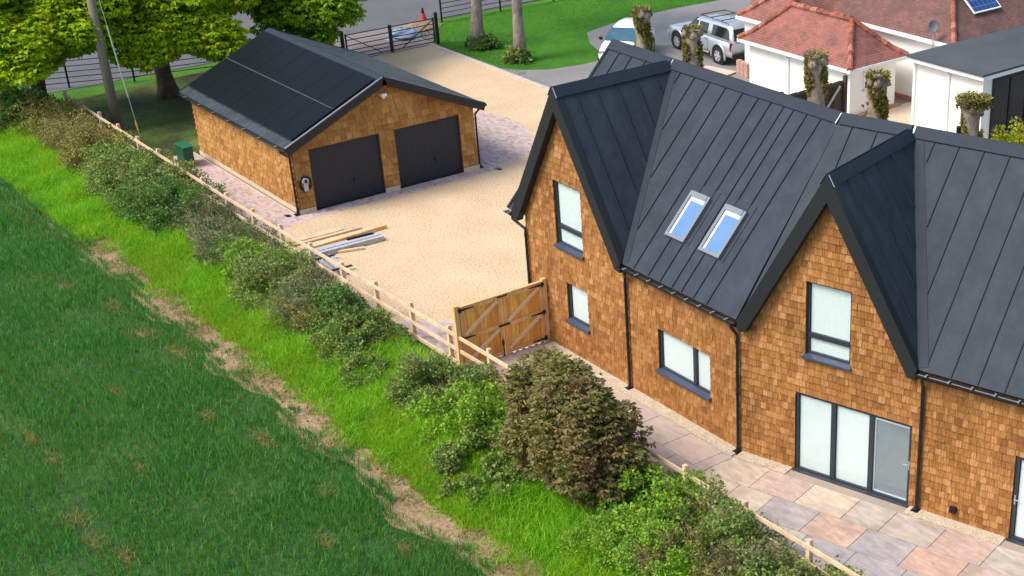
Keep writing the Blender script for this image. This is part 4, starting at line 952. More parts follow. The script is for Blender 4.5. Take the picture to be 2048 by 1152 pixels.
def pickup(loc, head):
    t = thing('pickup_truck', 'silver pickup truck with a matching canopy and roof bars on the grey driveway', 'pickup', (loc[0], loc[1], 0)); F = vframe(loc, head)
    hw = .92; mb = MB()
    st_ = [(-2.56, .84, .50, .98), (-2.50, .90, .42, 1.08), (-1.2, hw, .38, 1.10), (.6, hw, .38, 1.10), (1.2, hw, .38, 1.08), (1.9, .91, .40, 1.04), (2.35, .86, .42, .96), (2.52, .74, .46, .80)]
    mb.loft([rring(F, x, w_, a, b, .93) for x, w_, a, b in st_]); body = mb.build('body', 'silver', t, True)
    mb = MB(); cs = [(1.12, .84, 1.02, 1.10, .9), (.95, .85, 1.0, 1.18, .88), (.32, .85, 1.0, 1.66, .80), (-.1, .855, 1.0, 1.74, .79), (-1.0, .855, 1.0, 1.76, .79), (-1.9, .855, 1.0, 1.75, .79), (-2.25, .85, 1.0, 1.70, .78), (-2.5, .83, 1.0, 1.10, .9)]
    mb.loft([cring(F, x, w_, a, b, tp, .13) for x, w_, a, b, tp in cs]); mb.build('cabin', 'silver', t, True)
    def yf(z): return .862-.18*(z-1)/.63
    for sg in (-1, 1):
        for pts in ([(.86, 1.14), (.20, 1.14), (.18, 1.56), (.42, 1.56), (.55, 1.48)], [(.06, 1.14), (-.62, 1.14), (-.62, 1.58), (.03, 1.57)], [(-.95, 1.16), (-2.28, 1.16), (-2.12, 1.50), (-1.95, 1.60), (-.95, 1.60)]):
            sidepanel(F, pts, sg, yf, t, 'carglass', 'side_window')
        mb = MB(); mb.tube([F(.1, sg*.66, 1.80), F(.0, sg*.665, 1.83), F(-.85, sg*.665, 1.84), F(-.95, sg*.66, 1.79)], .018, 6); mb.build('roof_rail', 'black', t)
        mb = MB(); mb.tube([F(-1.05, sg*.66, 1.78), F(-1.15, sg*.665, 1.83), F(-2.0, sg*.665, 1.82), F(-2.1, sg*.66, 1.76)], .018, 6); mb.build('roof_rail', 'black', t)
        mb = MB(); mb.box(F(.78, sg*1.0, 1.18), .14, .20, .20, F(1, 0, 0)-F(0, 0, 0), F(0, 1, 0)-F(0, 0, 0)); mb.build('mirror', 'black', t, bevel=.03)
        mb = MB(); mb.box(F(-2.46, sg*.845, .90), .12, .13, .36, F(1, 0, 0)-F(0, 0, 0), F(0, 1, 0)-F(0, 0, 0)); mb.build('tail_light', 'redlamp', t, bevel=.02)
        mb = MB(); mb.box(F(2.36, sg*.66, .84), .18, .32, .18, F(1, 0, 0)-F(0, 0, 0), F(0, 1, 0)-F(0, 0, 0)); mb.build('headlight', 'steel', t, bevel=.03)
        mb = MB(); mb.tube([F(1.05, sg*.97, .40), F(-.95, sg*.97, .40)], .04, 8); mb.build('side_step', 'steel', t)
        for xw in (1.62, -1.58):
            wheel(F, xw, sg*.955, .37, sg, t)
            mb = MB(); mb.tube([F(xw, sg*.90, .40), F(xw, sg*.926, .40)], .47, 26); mb.build('wheel_well', 'black', t)
            mb = MB(); n = 14
            mb.loft([[F(xw+math.cos(a)*r_, sg*y, .39+math.sin(a)*r_) for r_, y in ((.45, .90), (.47, .955), (.53, .965), (.58, .925), (.56, .88))] for a in np.linspace(-.25, math.pi+.25, n)]); mb.build('wheel_arch', 'silver', t, True)
        for xh in (.25, -.62): 
            mb = MB(); mb.box(F(xh, sg*.93, .98), .15, .03, .035, F(1, 0, 0)-F(0, 0, 0), F(0, 1, 0)-F(0, 0, 0)); mb.build('door_handle', 'steel', t)
        for xs_ in ([.13, .13], [-.76, -.76]):
            mb = MB(); mb.prism([F(xs_[0]-.006, sg*.912, .45), F(xs_[0]+.006, sg*.912, .45), F(xs_[0]+.006, sg*.912, 1.02), F(xs_[0]-.006, sg*.912, 1.02)], [F(xs_[0]-.006, sg*.925, .45), F(xs_[0]+.006, sg*.925, .45), F(xs_[0]+.006, sg*.921, 1.02), F(xs_[0]-.006, sg*.921, 1.02)]); mb.build('panel_gap', 'black', t)
    for x in (.0, -.75, -1.5):
        mb = MB(); mb.tube([F(x, -.66, 1.85), F(x, .66, 1.85)], .02, 6); mb.build('roof_bar', 'black', t)
    mb = MB(); mb.prism([F(-2.515, -.70, 1.14), F(-2.515, .70, 1.14), F(-2.31, .60, 1.60), F(-2.31, -.60, 1.60)], [F(-2.53, -.70, 1.145), F(-2.53, .70, 1.145), F(-2.325, .60, 1.605), F(-2.325, -.60, 1.605)]); mb.build('rear_window', 'carglass', t)
    mb = MB(); mb.prism([F(.98, -.72, 1.16), F(.98, .72, 1.16), F(.40, .60, 1.61), F(.40, -.60, 1.61)], [F(1.0, -.72, 1.17), F(1.0, .72, 1.17), F(.42, .60, 1.635), F(.42, -.60, 1.635)]); mb.build('windscreen', 'carglass', t)
    bx_ = F(1, 0, 0)-F(0, 0, 0); by_ = F(0, 1, 0)-F(0, 0, 0)
    mb = MB(); mb.box(F(-2.62, 0, .50), .20, 1.72, .20, bx_, by_); mb.build('rear_bumper', 'black', t, bevel=.03)
    mb = MB(); mb.box(F(-2.725, .0, .60), .01, .52, .12, bx_, by_); mb.build('number_plate', 'yellow', t)
    mb = MB(); mb.box(F(2.50, 0, .55), .22, 1.66, .30, bx_, by_); mb.build('front_bumper', 'silver', t, bevel=.05)
pickup((-19.15, 22.3, 0), math.pi-.075)
def hatch(loc, head):
    t = thing('white_car', 'white hatchback with blue tinted windscreen partly hidden behind the house roof', 'car', (loc[0], loc[1], 0)); F = vframe(loc, head); mb = MB()
    st_ = [(-1.98, .74, .42, .88), (-1.9, .82, .34, .98), (-1.0, .87, .30, 1.0), (.6, .87, .30, .98), (1.2, .86, .30, .94), (1.7, .80, .32, .82), (1.95, .64, .38, .62)]
    mb.loft([rring(F, x, w_, a, b, .93) for x, w_, a, b in st_]); mb.build('body', 'whitecar', t, True)
    mb = MB(); cs = [(1.12, .78, .9, .97, .9), (.9, .80, .9, 1.08, .86), (.25, .81, .9, 1.42, .78), (-.2, .81, .9, 1.49, .77), (-.9, .81, .9, 1.50, .77), (-1.6, .80, .9, 1.42, .77), (-1.93, .76, .9, 1.0, .88)]
    mb.loft([cring(F, x, w_, a, b, tp, .16) for x, w_, a, b, tp in cs]); mb.build('cabin', 'whitecar', t, True)
    mb = MB(); mb.prism([F(1.0, -.70, 1.045), F(1.0, .70, 1.045), F(.28, .56, 1.43), F(.28, -.56, 1.43)], [F(1.02, -.70, 1.06), F(1.02, .70, 1.06), F(.30, .56, 1.455), F(.30, -.56, 1.455)]); mb.build('windscreen', 'bluescreen', t)
    def yf(z): return .818-.186*(z-.9)/.44
    for sg in (-1, 1):
        for pts in ([(.74, 1.04), (-.15, 1.04), (-.15, 1.38), (.22, 1.36)], [(-.25, 1.04), (-1.2, 1.04), (-1.1, 1.36), (-.25, 1.38)]): sidepanel(F, pts, sg, yf, t, 'carglass', 'side_window')
        mb = MB(); mb.box(F(.72, sg*.95, 1.06), .12, .18, .13, F(1, 0, 0)-F(0, 0, 0), F(0, 1, 0)-F(0, 0, 0)); mb.build('mirror', 'black', t, bevel=.03)
        mb = MB(); mb.box(F(1.72, sg*.62, .70), .26, .26, .16, F(1, 0, 0)-F(0, 0, 0), F(0, 1, 0)-F(0, 0, 0)); mb.build('headlight', 'steel', t, bevel=.04)
        for xw in (1.22, -1.25):
            wheel(F, xw, sg*.90, .31, sg, t, .2)
            mb = MB(); mb.tube([F(xw, sg*.85, .33), F(xw, sg*.876, .33)], .38, 24); mb.build('wheel_well', 'black', t)
    mb = MB(); mb.box(F(1.86, 0, .42), .2, 1.2, .22, F(1, 0, 0)-F(0, 0, 0), F(0, 1, 0)-F(0, 0, 0)); mb.build('front_bumper', 'whitecar', t, bevel=.05)
    mb = MB(); mb.box(F(1.97, 0, .47), .012, .5, .11, F(1, 0, 0)-F(0, 0, 0), F(0, 1, 0)-F(0, 0, 0)); mb.build('number_plate', 'upvc', t)
hatch((-21.1, 18.85, 0), R(-52))
# ------------------------------------------------------------------ foliage
def unit(v): return v/np.maximum(np.linalg.norm(v, axis=-1, keepdims=True), 1e-9)
def rdir(n): return unit(rng.normal(size=(n, 3)))
def leafquads(c, ax, L, W, fold=.0):
    """diamond leaves: centre of stalk c, axis ax, length L, half width W"""
    n = len(c); side = unit(np.cross(ax, unit(rng.normal(size=(n, 3))*.6+np.array([0, 0, 1.])))); up = np.cross(side, ax)
    L = np.broadcast_to(L, (n,))[:, None]; W = np.broadcast_to(W, (n,))[:, None]
    V = np.stack([c, c+ax*L*.55+side*W+up*L*.06, c+ax*L-up*L*.10, c+ax*L*.55-side*W+up*L*.06], 1).reshape(-1, 3)
    return V, np.arange(4*n).reshape(n, 4)
def lobes(c, rad, n, lr, zmin=None, rr_=None):
    d = rdir(n); r_ = (rng.random(n)**.45)[:, None]*.9
    P_ = np.array(c)+d*np.array(rad)*r_
    R_ = rng.uniform(*lr, n)
    if zmin is not None: k = P_[:, 2]-R_*.6 > zmin; P_, R_ = P_[k], R_[k]
    return P_, R_
def crownpts(P_, R_, n):
    w_ = R_**2; i = rng.choice(len(P_), n, p=w_/w_.sum()); d = rdir(n); d[:, 2] = np.where(d[:, 2] < -.3, d[:, 2]*.6, d[:, 2])
    return P_[i]+d*(R_[i]*(.55+.5*rng.random(n)**.6))[:, None], unit(d)
def palmate(c, d, L, k=5):
    n = len(c); a0 = rng.uniform(0, 6.28, n); Vs = []
    out = []
    for j in range(k):
        a = a0+2*math.pi*j/k+rng.uniform(-.2, .2, n); h = np.stack([np.cos(a), np.sin(a), np.full(n, 0.)], 1)
        ax = unit(h+d*.55-np.array([0, 0, .40])+rng.normal(size=h.shape)*.22); out.append((c, ax, L*rng.uniform(.8, 1.15, n)))
    C_ = np.concatenate([o[0] for o in out]); A_ = np.concatenate([o[1] for o in out]); L_ = np.concatenate([o[2] for o in out])
    return leafquads(C_, A_, L_, L_*.24)
MT['chestnut'] = leafmat('chestnut_leaf', [(0, (0.1698, 0.3271, 0.0086)), (.3, (0.3789, 0.5661, 0.0130)), (.7, (0.5878, 0.7045, 0.0194)), (1, (0.8360, 0.7800, 0.0432))], (0.2613, 0.4655, 0.0130), .55, .9)
MT['chestnut_dark'] = leafmat('darker_chestnut_leaf', [(0, (0.0920, 0.2185, 0.0092)), (.4, (0.2185, 0.4140, 0.0138)), (.8, (0.3795, 0.5520, 0.0184)), (1, (0.5750, 0.6440, 0.0345))], (0.1380, 0.2990, 0.0115), .5, .9)
MT['hedge_green'] = leafmat('hedge_leaf_green', [(0, (0.0725, 0.1546, 0.0345)), (.5, (0.1811, 0.2988, 0.0538)), (1, (0.3622, 0.4533, 0.0966))], (0.2656, 0.2472, 0.0676), .3, 1.6)
MT['hedge_dark'] = leafmat('hedge_leaf_dark', [(0, (0.0431, 0.1134, 0.0235)), (.5, (0.1087, 0.2267, 0.0428)), (1, (0.2415, 0.3710, 0.0773))], (0.0725, 0.1751, 0.0276), .3, 1.6)
MT['hedge_lime'] = leafmat('hedge_leaf_bright', [(0, (0.1040, 0.2365, 0.0224)), (.5, (0.2310, 0.4336, 0.0330)), (1, (0.4389, 0.5914, 0.0554))], (0.1386, 0.3154, 0.0264), .35, 1.8)
MT['hedge_olive'] = leafmat('hedge_leaf_olive', [(0, (0.1596, 0.1596, 0.0374)), (.5, (0.2990, 0.2804, 0.0561)), (1, (0.4859, 0.4111, 0.1035))], (0.1869, 0.2156, 0.0561), .3, 1.6)
MT['hedge_pale'] = leafmat('hedge_leaf_grey', [(0, (0.1127, 0.1438, 0.0572)), (.5, (0.1978, 0.2375, 0.0946)), (1, (0.3300, 0.3450, 0.1639))], (0.1184, 0.1725, 0.0506), .3, 1.6)
MT['maroon'] = leafmat('maroon_olive_leaf', [(0, (0.0761, 0.0953, 0.0209)), (.35, (0.1675, 0.1799, 0.0399)), (.7, (0.2386, 0.2223, 0.0570)), (1, (0.3452, 0.2646, 0.1045))], (0.2538, 0.1429, 0.0712), .35, .9)
MT['yellowleaf'] = leafmat('yellow_green_leaf', [(0, (.20, .24, .01)), (1, (.42, .42, .03))], None, .35)
MT['ivy'] = leafmat('moss_and_ivy', [(0, (0.1080, 0.1013, 0.0203)), (.5, (0.2295, 0.2093, 0.0270)), (1, (0.3645, 0.3240, 0.0540))], (0.1755, 0.1350, 0.0675), .25, 3)
MT['crop'] = leafmat('cereal_blade', [(0, (0.0358, 0.1521, 0.0244)), (.45, (0.0672, 0.2482, 0.0400)), (.85, (0.1232, 0.3601, 0.0554)), (1, (0.2689, 0.4643, 0.0832))], (0.1008, 0.2800, 0.0333), .35, .45)
MT['vergeblade'] = leafmat('verge_grass_blade', [(0, (0.1025, 0.3324, 0.0132)), (.5, (0.2196, 0.5461, 0.0176)), (.85, (0.3514, 0.6648, 0.0275)), (1, (0.6149, 0.7361, 0.0660))], (0.3514, 0.5699, 0.0165), .45, .5)
MT['strawblade'] = leafmat('dry_grass_blade', [(0, (.15, .22, .03)), (.5, (.28, .28, .07)), (1, (.44, .35, .16))], (.15, .28, .03), .4, .8)
def twigs(P0, P1, r_):
    n = len(P0); ax = unit(P1-P0); s_ = unit(np.cross(ax, rdir(n))); t_ = np.cross(ax, s_)
    V = [P0+s_*r_[:, None], P0+(-.5*s_+.87*t_)*r_[:, None], P0+(-.5*s_-.87*t_)*r_[:, None], P1]
    V = np.stack(V, 1).reshape(-1, 3); b = np.arange(n)[:, None]*4
    return V, np.concatenate([b+np.array([[0, 1, 3]]), b+np.array([[1, 2, 3]]), b+np.array([[2, 0, 3]])])
def tree(name, label, x, y, th_, r, ccs, ncl, L, mat, bark='trunk', group=None, lean=(0, 0), limbs=7, dens=None):
    t = thing(name, label, 'tree', (x, y, 0), 0, group); mb = MB(); top = None
    zs = np.linspace(-.1, th_, 9); pts = [(x+lean[0]*(max(z,0)/th_)**1.5+.06*math.sin(z*1.3+x), y+lean[1]*(max(z,0)/th_)**1.5+.05*math.cos(z*1.1+y), z) for z in zs]
    mb.tube(pts, [r*(1.35 if i == 0 else 1.0-.5*i/8)*(1+.08*math.sin(i*2.3)) for i in range(9)], 14)
    for (c, rad) in ccs:
        for _ in range(limbs):
            d = rdir(1)[0]; e = np.array(c)+d*np.array(rad)*.75; k = rng.integers(4, 9); p = Vector(pts[k]); q = Vector(e); m_ = p.lerp(q, .5)+Vector((0, 0, .4))
            mb.tube([p, m_, q], [r*.38, r*.22, .03], 7)
    mb.build('trunk', bark, t, True)
    Ps, Rs = [], []
    for (c, rad) in ccs:
        p_, q_ = lobes(c, rad, int(14*rad[0]*rad[1]/3)+10, (.5, 1.0)); Ps.append(p_); Rs.append(q_)
    P_, R_ = np.concatenate(Ps), np.concatenate(Rs)
    ncl = int(ncl*1.7); c, d = crownpts(P_, R_, ncl); d = unit(d+rng.normal(size=d.shape)*.55)
    V, F_ = palmate(c, d, rng.uniform(L*.55, L*1.05, ncl))
    npmesh('crown', V, F_, mat, t); return t
def shrub(name, label, x, y, rx, ry, h, n, mat, L=.07, tw=120, group=None, cat='shrub', shoots=None):
    t = thing(name, label, cat, (x, y, 0), 0, group)
    h *= 1.14 if x < -5 else 1.04; rx, ry, n, L, tw = rx*1.32, ry*1.32, int(n*2.3), L*1.12, int(tw*.6); nl = int(20+20*rx*ry*h)
    a = rng.uniform(0, 6.28, nl); rr_ = rng.random(nl)**.5; ex = 1+.22*np.sin(2*a+x*3)+.15*np.sin(3*a+y*5)
    hx, hy = np.cos(a)*rr_*rx*ex, np.sin(a)*rr_*ry*ex
    hh = h*(.55+.5*rng.random(nl))*np.clip(1.12-.55*rr_**2, .4, 1.1)
    R_ = rng.uniform(.12, .30, nl)*(.6+.5*h); P_ = np.stack([x+hx, y+hy, np.maximum(hh*rng.random(nl)**.55, R_*.6)], 1)
    c, d = crownpts(P_, R_, n); c[:, 2] = np.maximum(c[:, 2], .03)
    ns = shoots if shoots is not None else int(26+14*rx); i = rng.integers(0, nl, ns); q0 = P_[i]+rdir(ns)*R_[i][:, None]*.5
    q1 = q0+unit(np.stack([hx[i]*.6, hy[i]*.6, np.full(ns, .55)], 1)+rng.normal(size=(ns, 3))*.35)*(R_[i]*.6+rng.uniform(.08, .30, ns))[:, None]
    m_ = 14; f = rng.random((ns, m_, 1))**.7; sc_ = (q0[:, None]+(q1-q0)[:, None]*f).reshape(-1, 3)+rng.normal(size=(ns*m_, 3))*.03
    sd_ = np.repeat(unit(q1-q0), m_, 0); c = np.concatenate([c, sc_]); d = np.concatenate([d, sd_])
    ax = unit(d+rng.normal(size=c.shape)*.75+np.array([0, 0, .15])); N_ = len(c)
    L_ = rng.uniform(.6, 1.45, N_)*L; V, F_ = leafquads(c, ax, L_, L_*.36)
    npmesh('foliage', V, F_, mat, t)
    m_ = max(tw, 30); i2 = rng.integers(0, nl, m_); base = np.array([x, y, 0])+rng.normal(size=(m_, 3))*np.array([rx*.3, ry*.3, 0]); mid = P_[i2]+rng.normal(size=(m_, 3))*R_[i2][:, None]*.4
    dirn = unit(mid-np.array([x, y, -.1])); tip = mid+dirn*(R_[i2]*(.7+.9*rng.random(m_)))[:, None]+rng.normal(size=(m_, 3))*.14
    k = m_//3
    P0 = np.concatenate([base[:k], mid, q0]); P1 = np.concatenate([mid[:k]+.05, tip, q1]); rr_ = np.concatenate([np.full(k, .015), rng.uniform(.004, .011, m_), np.full(ns, .005)])
    V, F_ = twigs(P0, P1, rr_); npmesh('twigs', V, F_, 'twig', t)
    return t
# chestnuts over the road fence
tree('chestnut_tree', 'broad chestnut tree with yellow green leaves at the far left behind the olive hedge', -30.3, -3.6, 4.0, .34, [((-29.3, -4.0, 4.3), (2.9, 2.6, 2.2)), ((-28.0, -4.6, 3.2), (1.7, 1.2, 1.2)), ((-29.4, -5.6, 3.1), (1.5, 1.2, 1.0)), ((-28.0, -2.9, 3.9), (1.5, 1.3, 1.2)), ((-28.2, -1.7, 5.0), (1.7, 1.5, 1.3)), ((-30, -4, 6.6), (2, 2, 1.2))], 12500, .30, 'chestnut', 'darktrunk', 'chestnut trees along the road')
tree('chestnut_tree', 'chestnut tree right of the wooden pole hanging over the garage corner', -29.6, 1.2, 4.0, .40, [((-28.7, 1.0, 4.3), (3.0, 2.6, 2.1)), ((-27.0, .5, 2.9), (1.4, 1.3, 1.1)), ((-27.2, 2.4, 3.2), (1.7, 1.4, 1.1)), ((-28.0, 4.0, 4.4), (2.0, 1.8, 1.2)), ((-27.6, -.4, 3.8), (1.2, 1.2, 1.0)), ((-29.5, 1, 6.6), (2, 2, 1.2))], 14000, .30, 'chestnut', 'darktrunk', 'chestnut trees along the road')
tree('chestnut_tree', 'darker chestnut tree hanging low behind the garage ridge near the metal gate', -30.6, 6.6, 4.2, .33, [((-28.9, 6.8, 3.9), (2.2, 2.6, 1.9)), ((-27.2, 7.0, 2.9), (1.5, 1.5, 1.2)), ((-28.6, 9.4, 4.0), (1.5, 1.4, 1.0)), ((-29.0, 10.2, 4.6), (1.0, 1.2, .8)), ((-30.3, 6.5, 6.4), (2, 2, 1.2))], 10000, .30, 'chestnut_dark', 'darktrunk', 'chestnut trees along the road')
# tall trunks on the lawn, crowns above the frame
tree('tall_tree', 'tall trunk with mossy patches on the lawn nearer the metal gate', -27.35, 15.05, 9.0, .29, [((-27.6, 15.4, 10.5), (2.6, 2.6, 1.9))], 1500, .3, 'chestnut', 'trunk', 'tall trees on the lawn', (-.35, .2), 5)
tree('tall_tree', 'straighter pale trunk at the point of the lawn beside the grey drive', -24.05, 15.15, 9.0, .27, [((-24.2, 15.6, 10.5), (2.4, 2.6, 1.9))], 1500, .3, 'chestnut', 'trunk', 'tall trees on the lawn', (-.25, .2), 5)
for i, (x, y, rx, h) in enumerate(((-27.2, 15.0, .55, .42), (-24.05, 14.95, .5, .42))):
    shrub('trunk_suckers', ['leafy suckers round the foot of the mossy lawn trunk', 'leafy suckers round the foot of the pale lawn trunk'][i], x, y, rx, rx*.8, h, 900, 'hedge_green' if i else 'hedge_dark', .10, 40, 'suckers at the trunk feet')
# pollards between the plots
def pollard(x, y, h, r, label, head):
    t = thing('pollard_tree', label, 'pollard', (x, y, 0), 0, 'pollarded trees along the boundary'); mb = MB(); rr_ = random.Random(int(x*100))
    zs = np.linspace(-.1, h, 12)
    ring = lambda z, s_, dx: [(x+dx+math.cos(a)*r*s_*(1+.14*math.sin(3*a+z*5)+.08*math.sin(5*a-z*7)), y+math.sin(a)*r*s_*(1+.12*math.sin(4*a+z*6)), z) for a in np.linspace(0, 6.28, 16, endpoint=False)]
    mb.loft([ring(z, (1.15 if i == 0 else 1)*(1+.10*math.sin(i*1.9+x))*(1 if i < 10 else (1.15 if i == 10 else .85)), .05*math.sin(z+x)) for i, z in enumerate(zs)])
    for k in range(head):
        a = 6.28*k/head+rr_.random(); q = (x+math.cos(a)*r*1.0, y+math.sin(a)*r*1.0, h-.15+rr_.uniform(-.1, .1)); lump(mb, (q[0], q[1], q[2]-.12), .17, .17, .28, 7, 3, .2, rr_)
    mb.build('trunk', 'trunk', t, True)
    n = 4200; a = rng.uniform(0, 6.28, n); z = h*rng.random(n)**.8; k = (np.sin(a*2+z*2.2+x)+np.sin(z*3.1+a+x*2)) > .15; a, z = a[k], z[k]; n = len(a)
    d = np.stack([np.cos(a), np.sin(a), np.full(n, .1)], 1); c = np.array([x, y, 0])+np.stack([np.cos(a)*r*1.02, np.sin(a)*r*1.02, z], 1)
    V, F_ = leafquads(c, unit(d+rng.normal(size=(n, 3))*.6), rng.uniform(.07, .17, n), .05); npmesh('ivy', V, F_, 'ivy', t)
    n = 500 if head < 8 else 1600; a = rng.uniform(0, 6.28, n); rr2 = r*rng.uniform(.5, 1.25 if head < 8 else 1.9, n); c = np.stack([x+np.cos(a)*rr2, y+np.sin(a)*rr2, h+rng.uniform(-.25, .12, n)], 1)
    V, F_ = leafquads(c, unit(np.stack([np.cos(a), np.sin(a), rng.uniform(0, 1, n)], 1)), rng.uniform(.06, .15, n), .035); npmesh('head_shoots', V, F_, 'ivy', t)
pollard(-16.0, 16.0, 3.5, .29, 'leftmost pollard standing between the white car and the pickup', 5)
pollard(-12.3, 15.6, 3.45, .29, 'shorter pollard in front of the pickup truck side', 5)
pollard(-6.2, 16.4, 3.5, .33, 'pollard with knobbly forked top before the red tiled outbuilding roof', 6)
pollard(-3.1, 16.4, 3.45, .30, 'pollard in front of the outbuilding window', 5)
pollard(1.05, 16.6, 3.45, .28, 'pollard with a wide mossy head before the dark glass doors', 9)
shrub('yellow_shrub', 'bright yellow green shrub at the right edge beyond the roof ridge', .35, 20.2, .95, .9, 1.5, 2600, 'yellowleaf', .10, 40)
# hedge, west to east
HG = 'hedge shrubs along the timber fence'
for (nm_, lb, x, y, rx, ry, h, n, mat, L, tw) in (
    ('hedge_shrub', 'dark ivy covered hedge clump at the extreme left below the chestnut leaves', -29.9, -5.0, 2.2, 1.1, 1.25, 6500, 'hedge_dark', .085, 60),
    ('hedge_shrub', 'yellowish olive hedge bush below the wooden pole on its left', -26.9, -4.35, 1.6, 1.0, 1.3, 5500, 'hedge_olive', .06, 420),
    ('hedge_shrub', 'brown twiggy hedge bush just right of the pole foot', -24.3, -4.2, 1.5, .95, 1.2, 2600, 'hedge_olive', .055, 1500),
    ('hedge_shrub', 'olive hedge bush before the green cabinet', -22.0, -4.35, 1.4, 1.0, 1.2, 5200, 'hedge_olive', .06, 500),
    ('hedge_shrub', 'mid green hedge bush left of the darker dense one', -19.6, -4.3, 1.5, 1.0, 1.2, 6500, 'hedge_green', .065, 160),
    ('hedge_shrub', 'large dense green hedge bush opposite the garage side wall', -16.9, -4.3, 1.7, 1.05, 1.3, 8000, 'hedge_green', .065, 160),
    ('hedge_shrub', 'dense green hedge bush below the first clear fence post', -14.6, -4.4, 1.4, 1.0, 1.2, 6500, 'hedge_dark', .065, 160),
    ('hedge_shrub', 'thin brown twigged hedge bush tucked against the first clear fence post', -13.3, -3.75, .9, .7, 1.0, 1500, 'hedge_pale', .05, 900),
    ('hedge_shrub', 'pale grey twiggy hedge bush opposite the grey board stack', -11.0, -4.1, 1.4, .8, .95, 3200, 'hedge_pale', .06, 1100),
    ('hedge_shrub', 'bright green low hedge bush between grey twigs and dark leaves', -9.0, -4.05, 1.0, .75, .85, 4200, 'hedge_lime', .06, 120),
    ('hedge_shrub', 'reddish brown and green bramble clump opposite the slatted frame', -7.4, -4.3, 1.4, .9, .95, 4600, 'hedge_green', .06, 700),
    ('hedge_shrub', 'grey brown tangle of bare twigs with a few leaves', -5.4, -4.25, 1.1, .85, .9, 3000, 'hedge_pale', .055, 1300),
    ('hedge_shrub', 'rounded dark green hedge shrub left of the pale stones, upper one', -3.7, -4.0, 1.1, .8, 1.0, 5200, 'hedge_dark', .065, 160),
    ('hedge_shrub', 'rounded green hedge shrub directly beside the pale stones', -2.3, -4.15, .95, .8, 1.0, 5600, 'hedge_green', .065, 200),
    ('hedge_shrub', 'isolated round topped shrub with bare grey stems right of the pale stones', 1.9, -4.05, .80, .75, 1.1, 4600, 'hedge_green', .06, 500),
    ('hedge_shrub', 'very low scrubby growth before the bare gap at the pale stones', -.9, -4.95, 1.0, .5, .45, 3000, 'hedge_green', .06, 120),
    ('hedge_shrub', 'thin olive scrub between the grey tangle and dark round shrub', -4.4, -4.7, .9, .5, .7, 2600, 'hedge_olive', .055, 400),
    ('hedge_shrub', 'low loose green growth between the round shrub and the maroon bush', 3.7, -4.35, 1.15, .85, .8, 4200, 'hedge_lime', .065, 260),
    ('hedge_shrub', 'dark leafy growth tucked under the left foot of the maroon bush', 5.6, -5.2, 1.5, .6, .6, 4600, 'hedge_green', .075, 80),
    ('hedge_shrub', 'glossy green mound at the right foot of the maroon bush', 9.9, -3.45, 1.2, .8, 1.1, 5600, 'hedge_lime', .065, 90),
    ('hedge_shrub', 'feathery bright green conifer like bush at the bottom edge', 10.9, -4.7, 1.1, .75, .95, 6500, 'hedge_lime', .05, 90),
    ('hedge_shrub', 'brown tangled twig bush between two green mounds at the bottom', 11.9, -4.0, 1.0, .75, .95, 2200, 'hedge_olive', .05, 1900),
    ('hedge_shrub', 'dense green mound against the lower fence by the patio', 11.9, -3.15, 1.2, .5, 1.1, 5200, 'hedge_green', .06, 160),
    ('hedge_shrub', 'grey twigged bush at the bottom right beside the fence end', 13.5, -3.35, 1.2, .75, 1.05, 3200, 'hedge_pale', .055, 1300),
    ('hedge_shrub', 'small leafy green bush at the last fence post seen', 14.8, -3.05, 1.1, .6, 1.05, 4200, 'hedge_green', .06, 200)):
    shrub(nm_, lb, x, y, rx, ry, h, n, mat, L, tw, HG)
# the big maroon bush
t = thing('maroon_bush', 'big maroon and olive leaved bush overhanging the path below the gate', 'bush', (7.0, -4.1, 0))
P_, R_ = lobes((7.65, -4.0, 1.5), (2.2, 1.25, 1.4), 120, (.25, .50)); P2, R2 = lobes((6.6, -3.7, 1.9), (1.3, .9, 1.0), 30, (.22, .42)); P3, R3 = lobes((8.9, -4.2, 1.2), (1.2, 1.0, 1.0), 30, (.22, .42)); P4, R4 = lobes((7.7, -3.8, 2.35), (1.1, .8, .6), 26, (.22, .40)); P_ = np.concatenate([P_, P2, P3, P4]); R_ = np.concatenate([R_, R2, R3, R4]); P_[:, 2] = np.maximum(P_[:, 2], R_*.7)
c, d = crownpts(P_, R_, 17000); c[:, 2] = np.maximum(c[:, 2], .05); V, F_ = palmate(c, d, rng.uniform(.08, .15, len(c)), 5); npmesh('foliage', V, F_, 'maroon', t)
n = 160; i = rng.integers(0, len(P_), n); V, F_ = twigs(np.array([7.0, -4.1, 0])+rng.normal(size=(n, 3))*np.array([.3, .2, 0]), P_[i], np.full(n, .014)); npmesh('stems', V, F_, 'twig', t)
mb = MB()
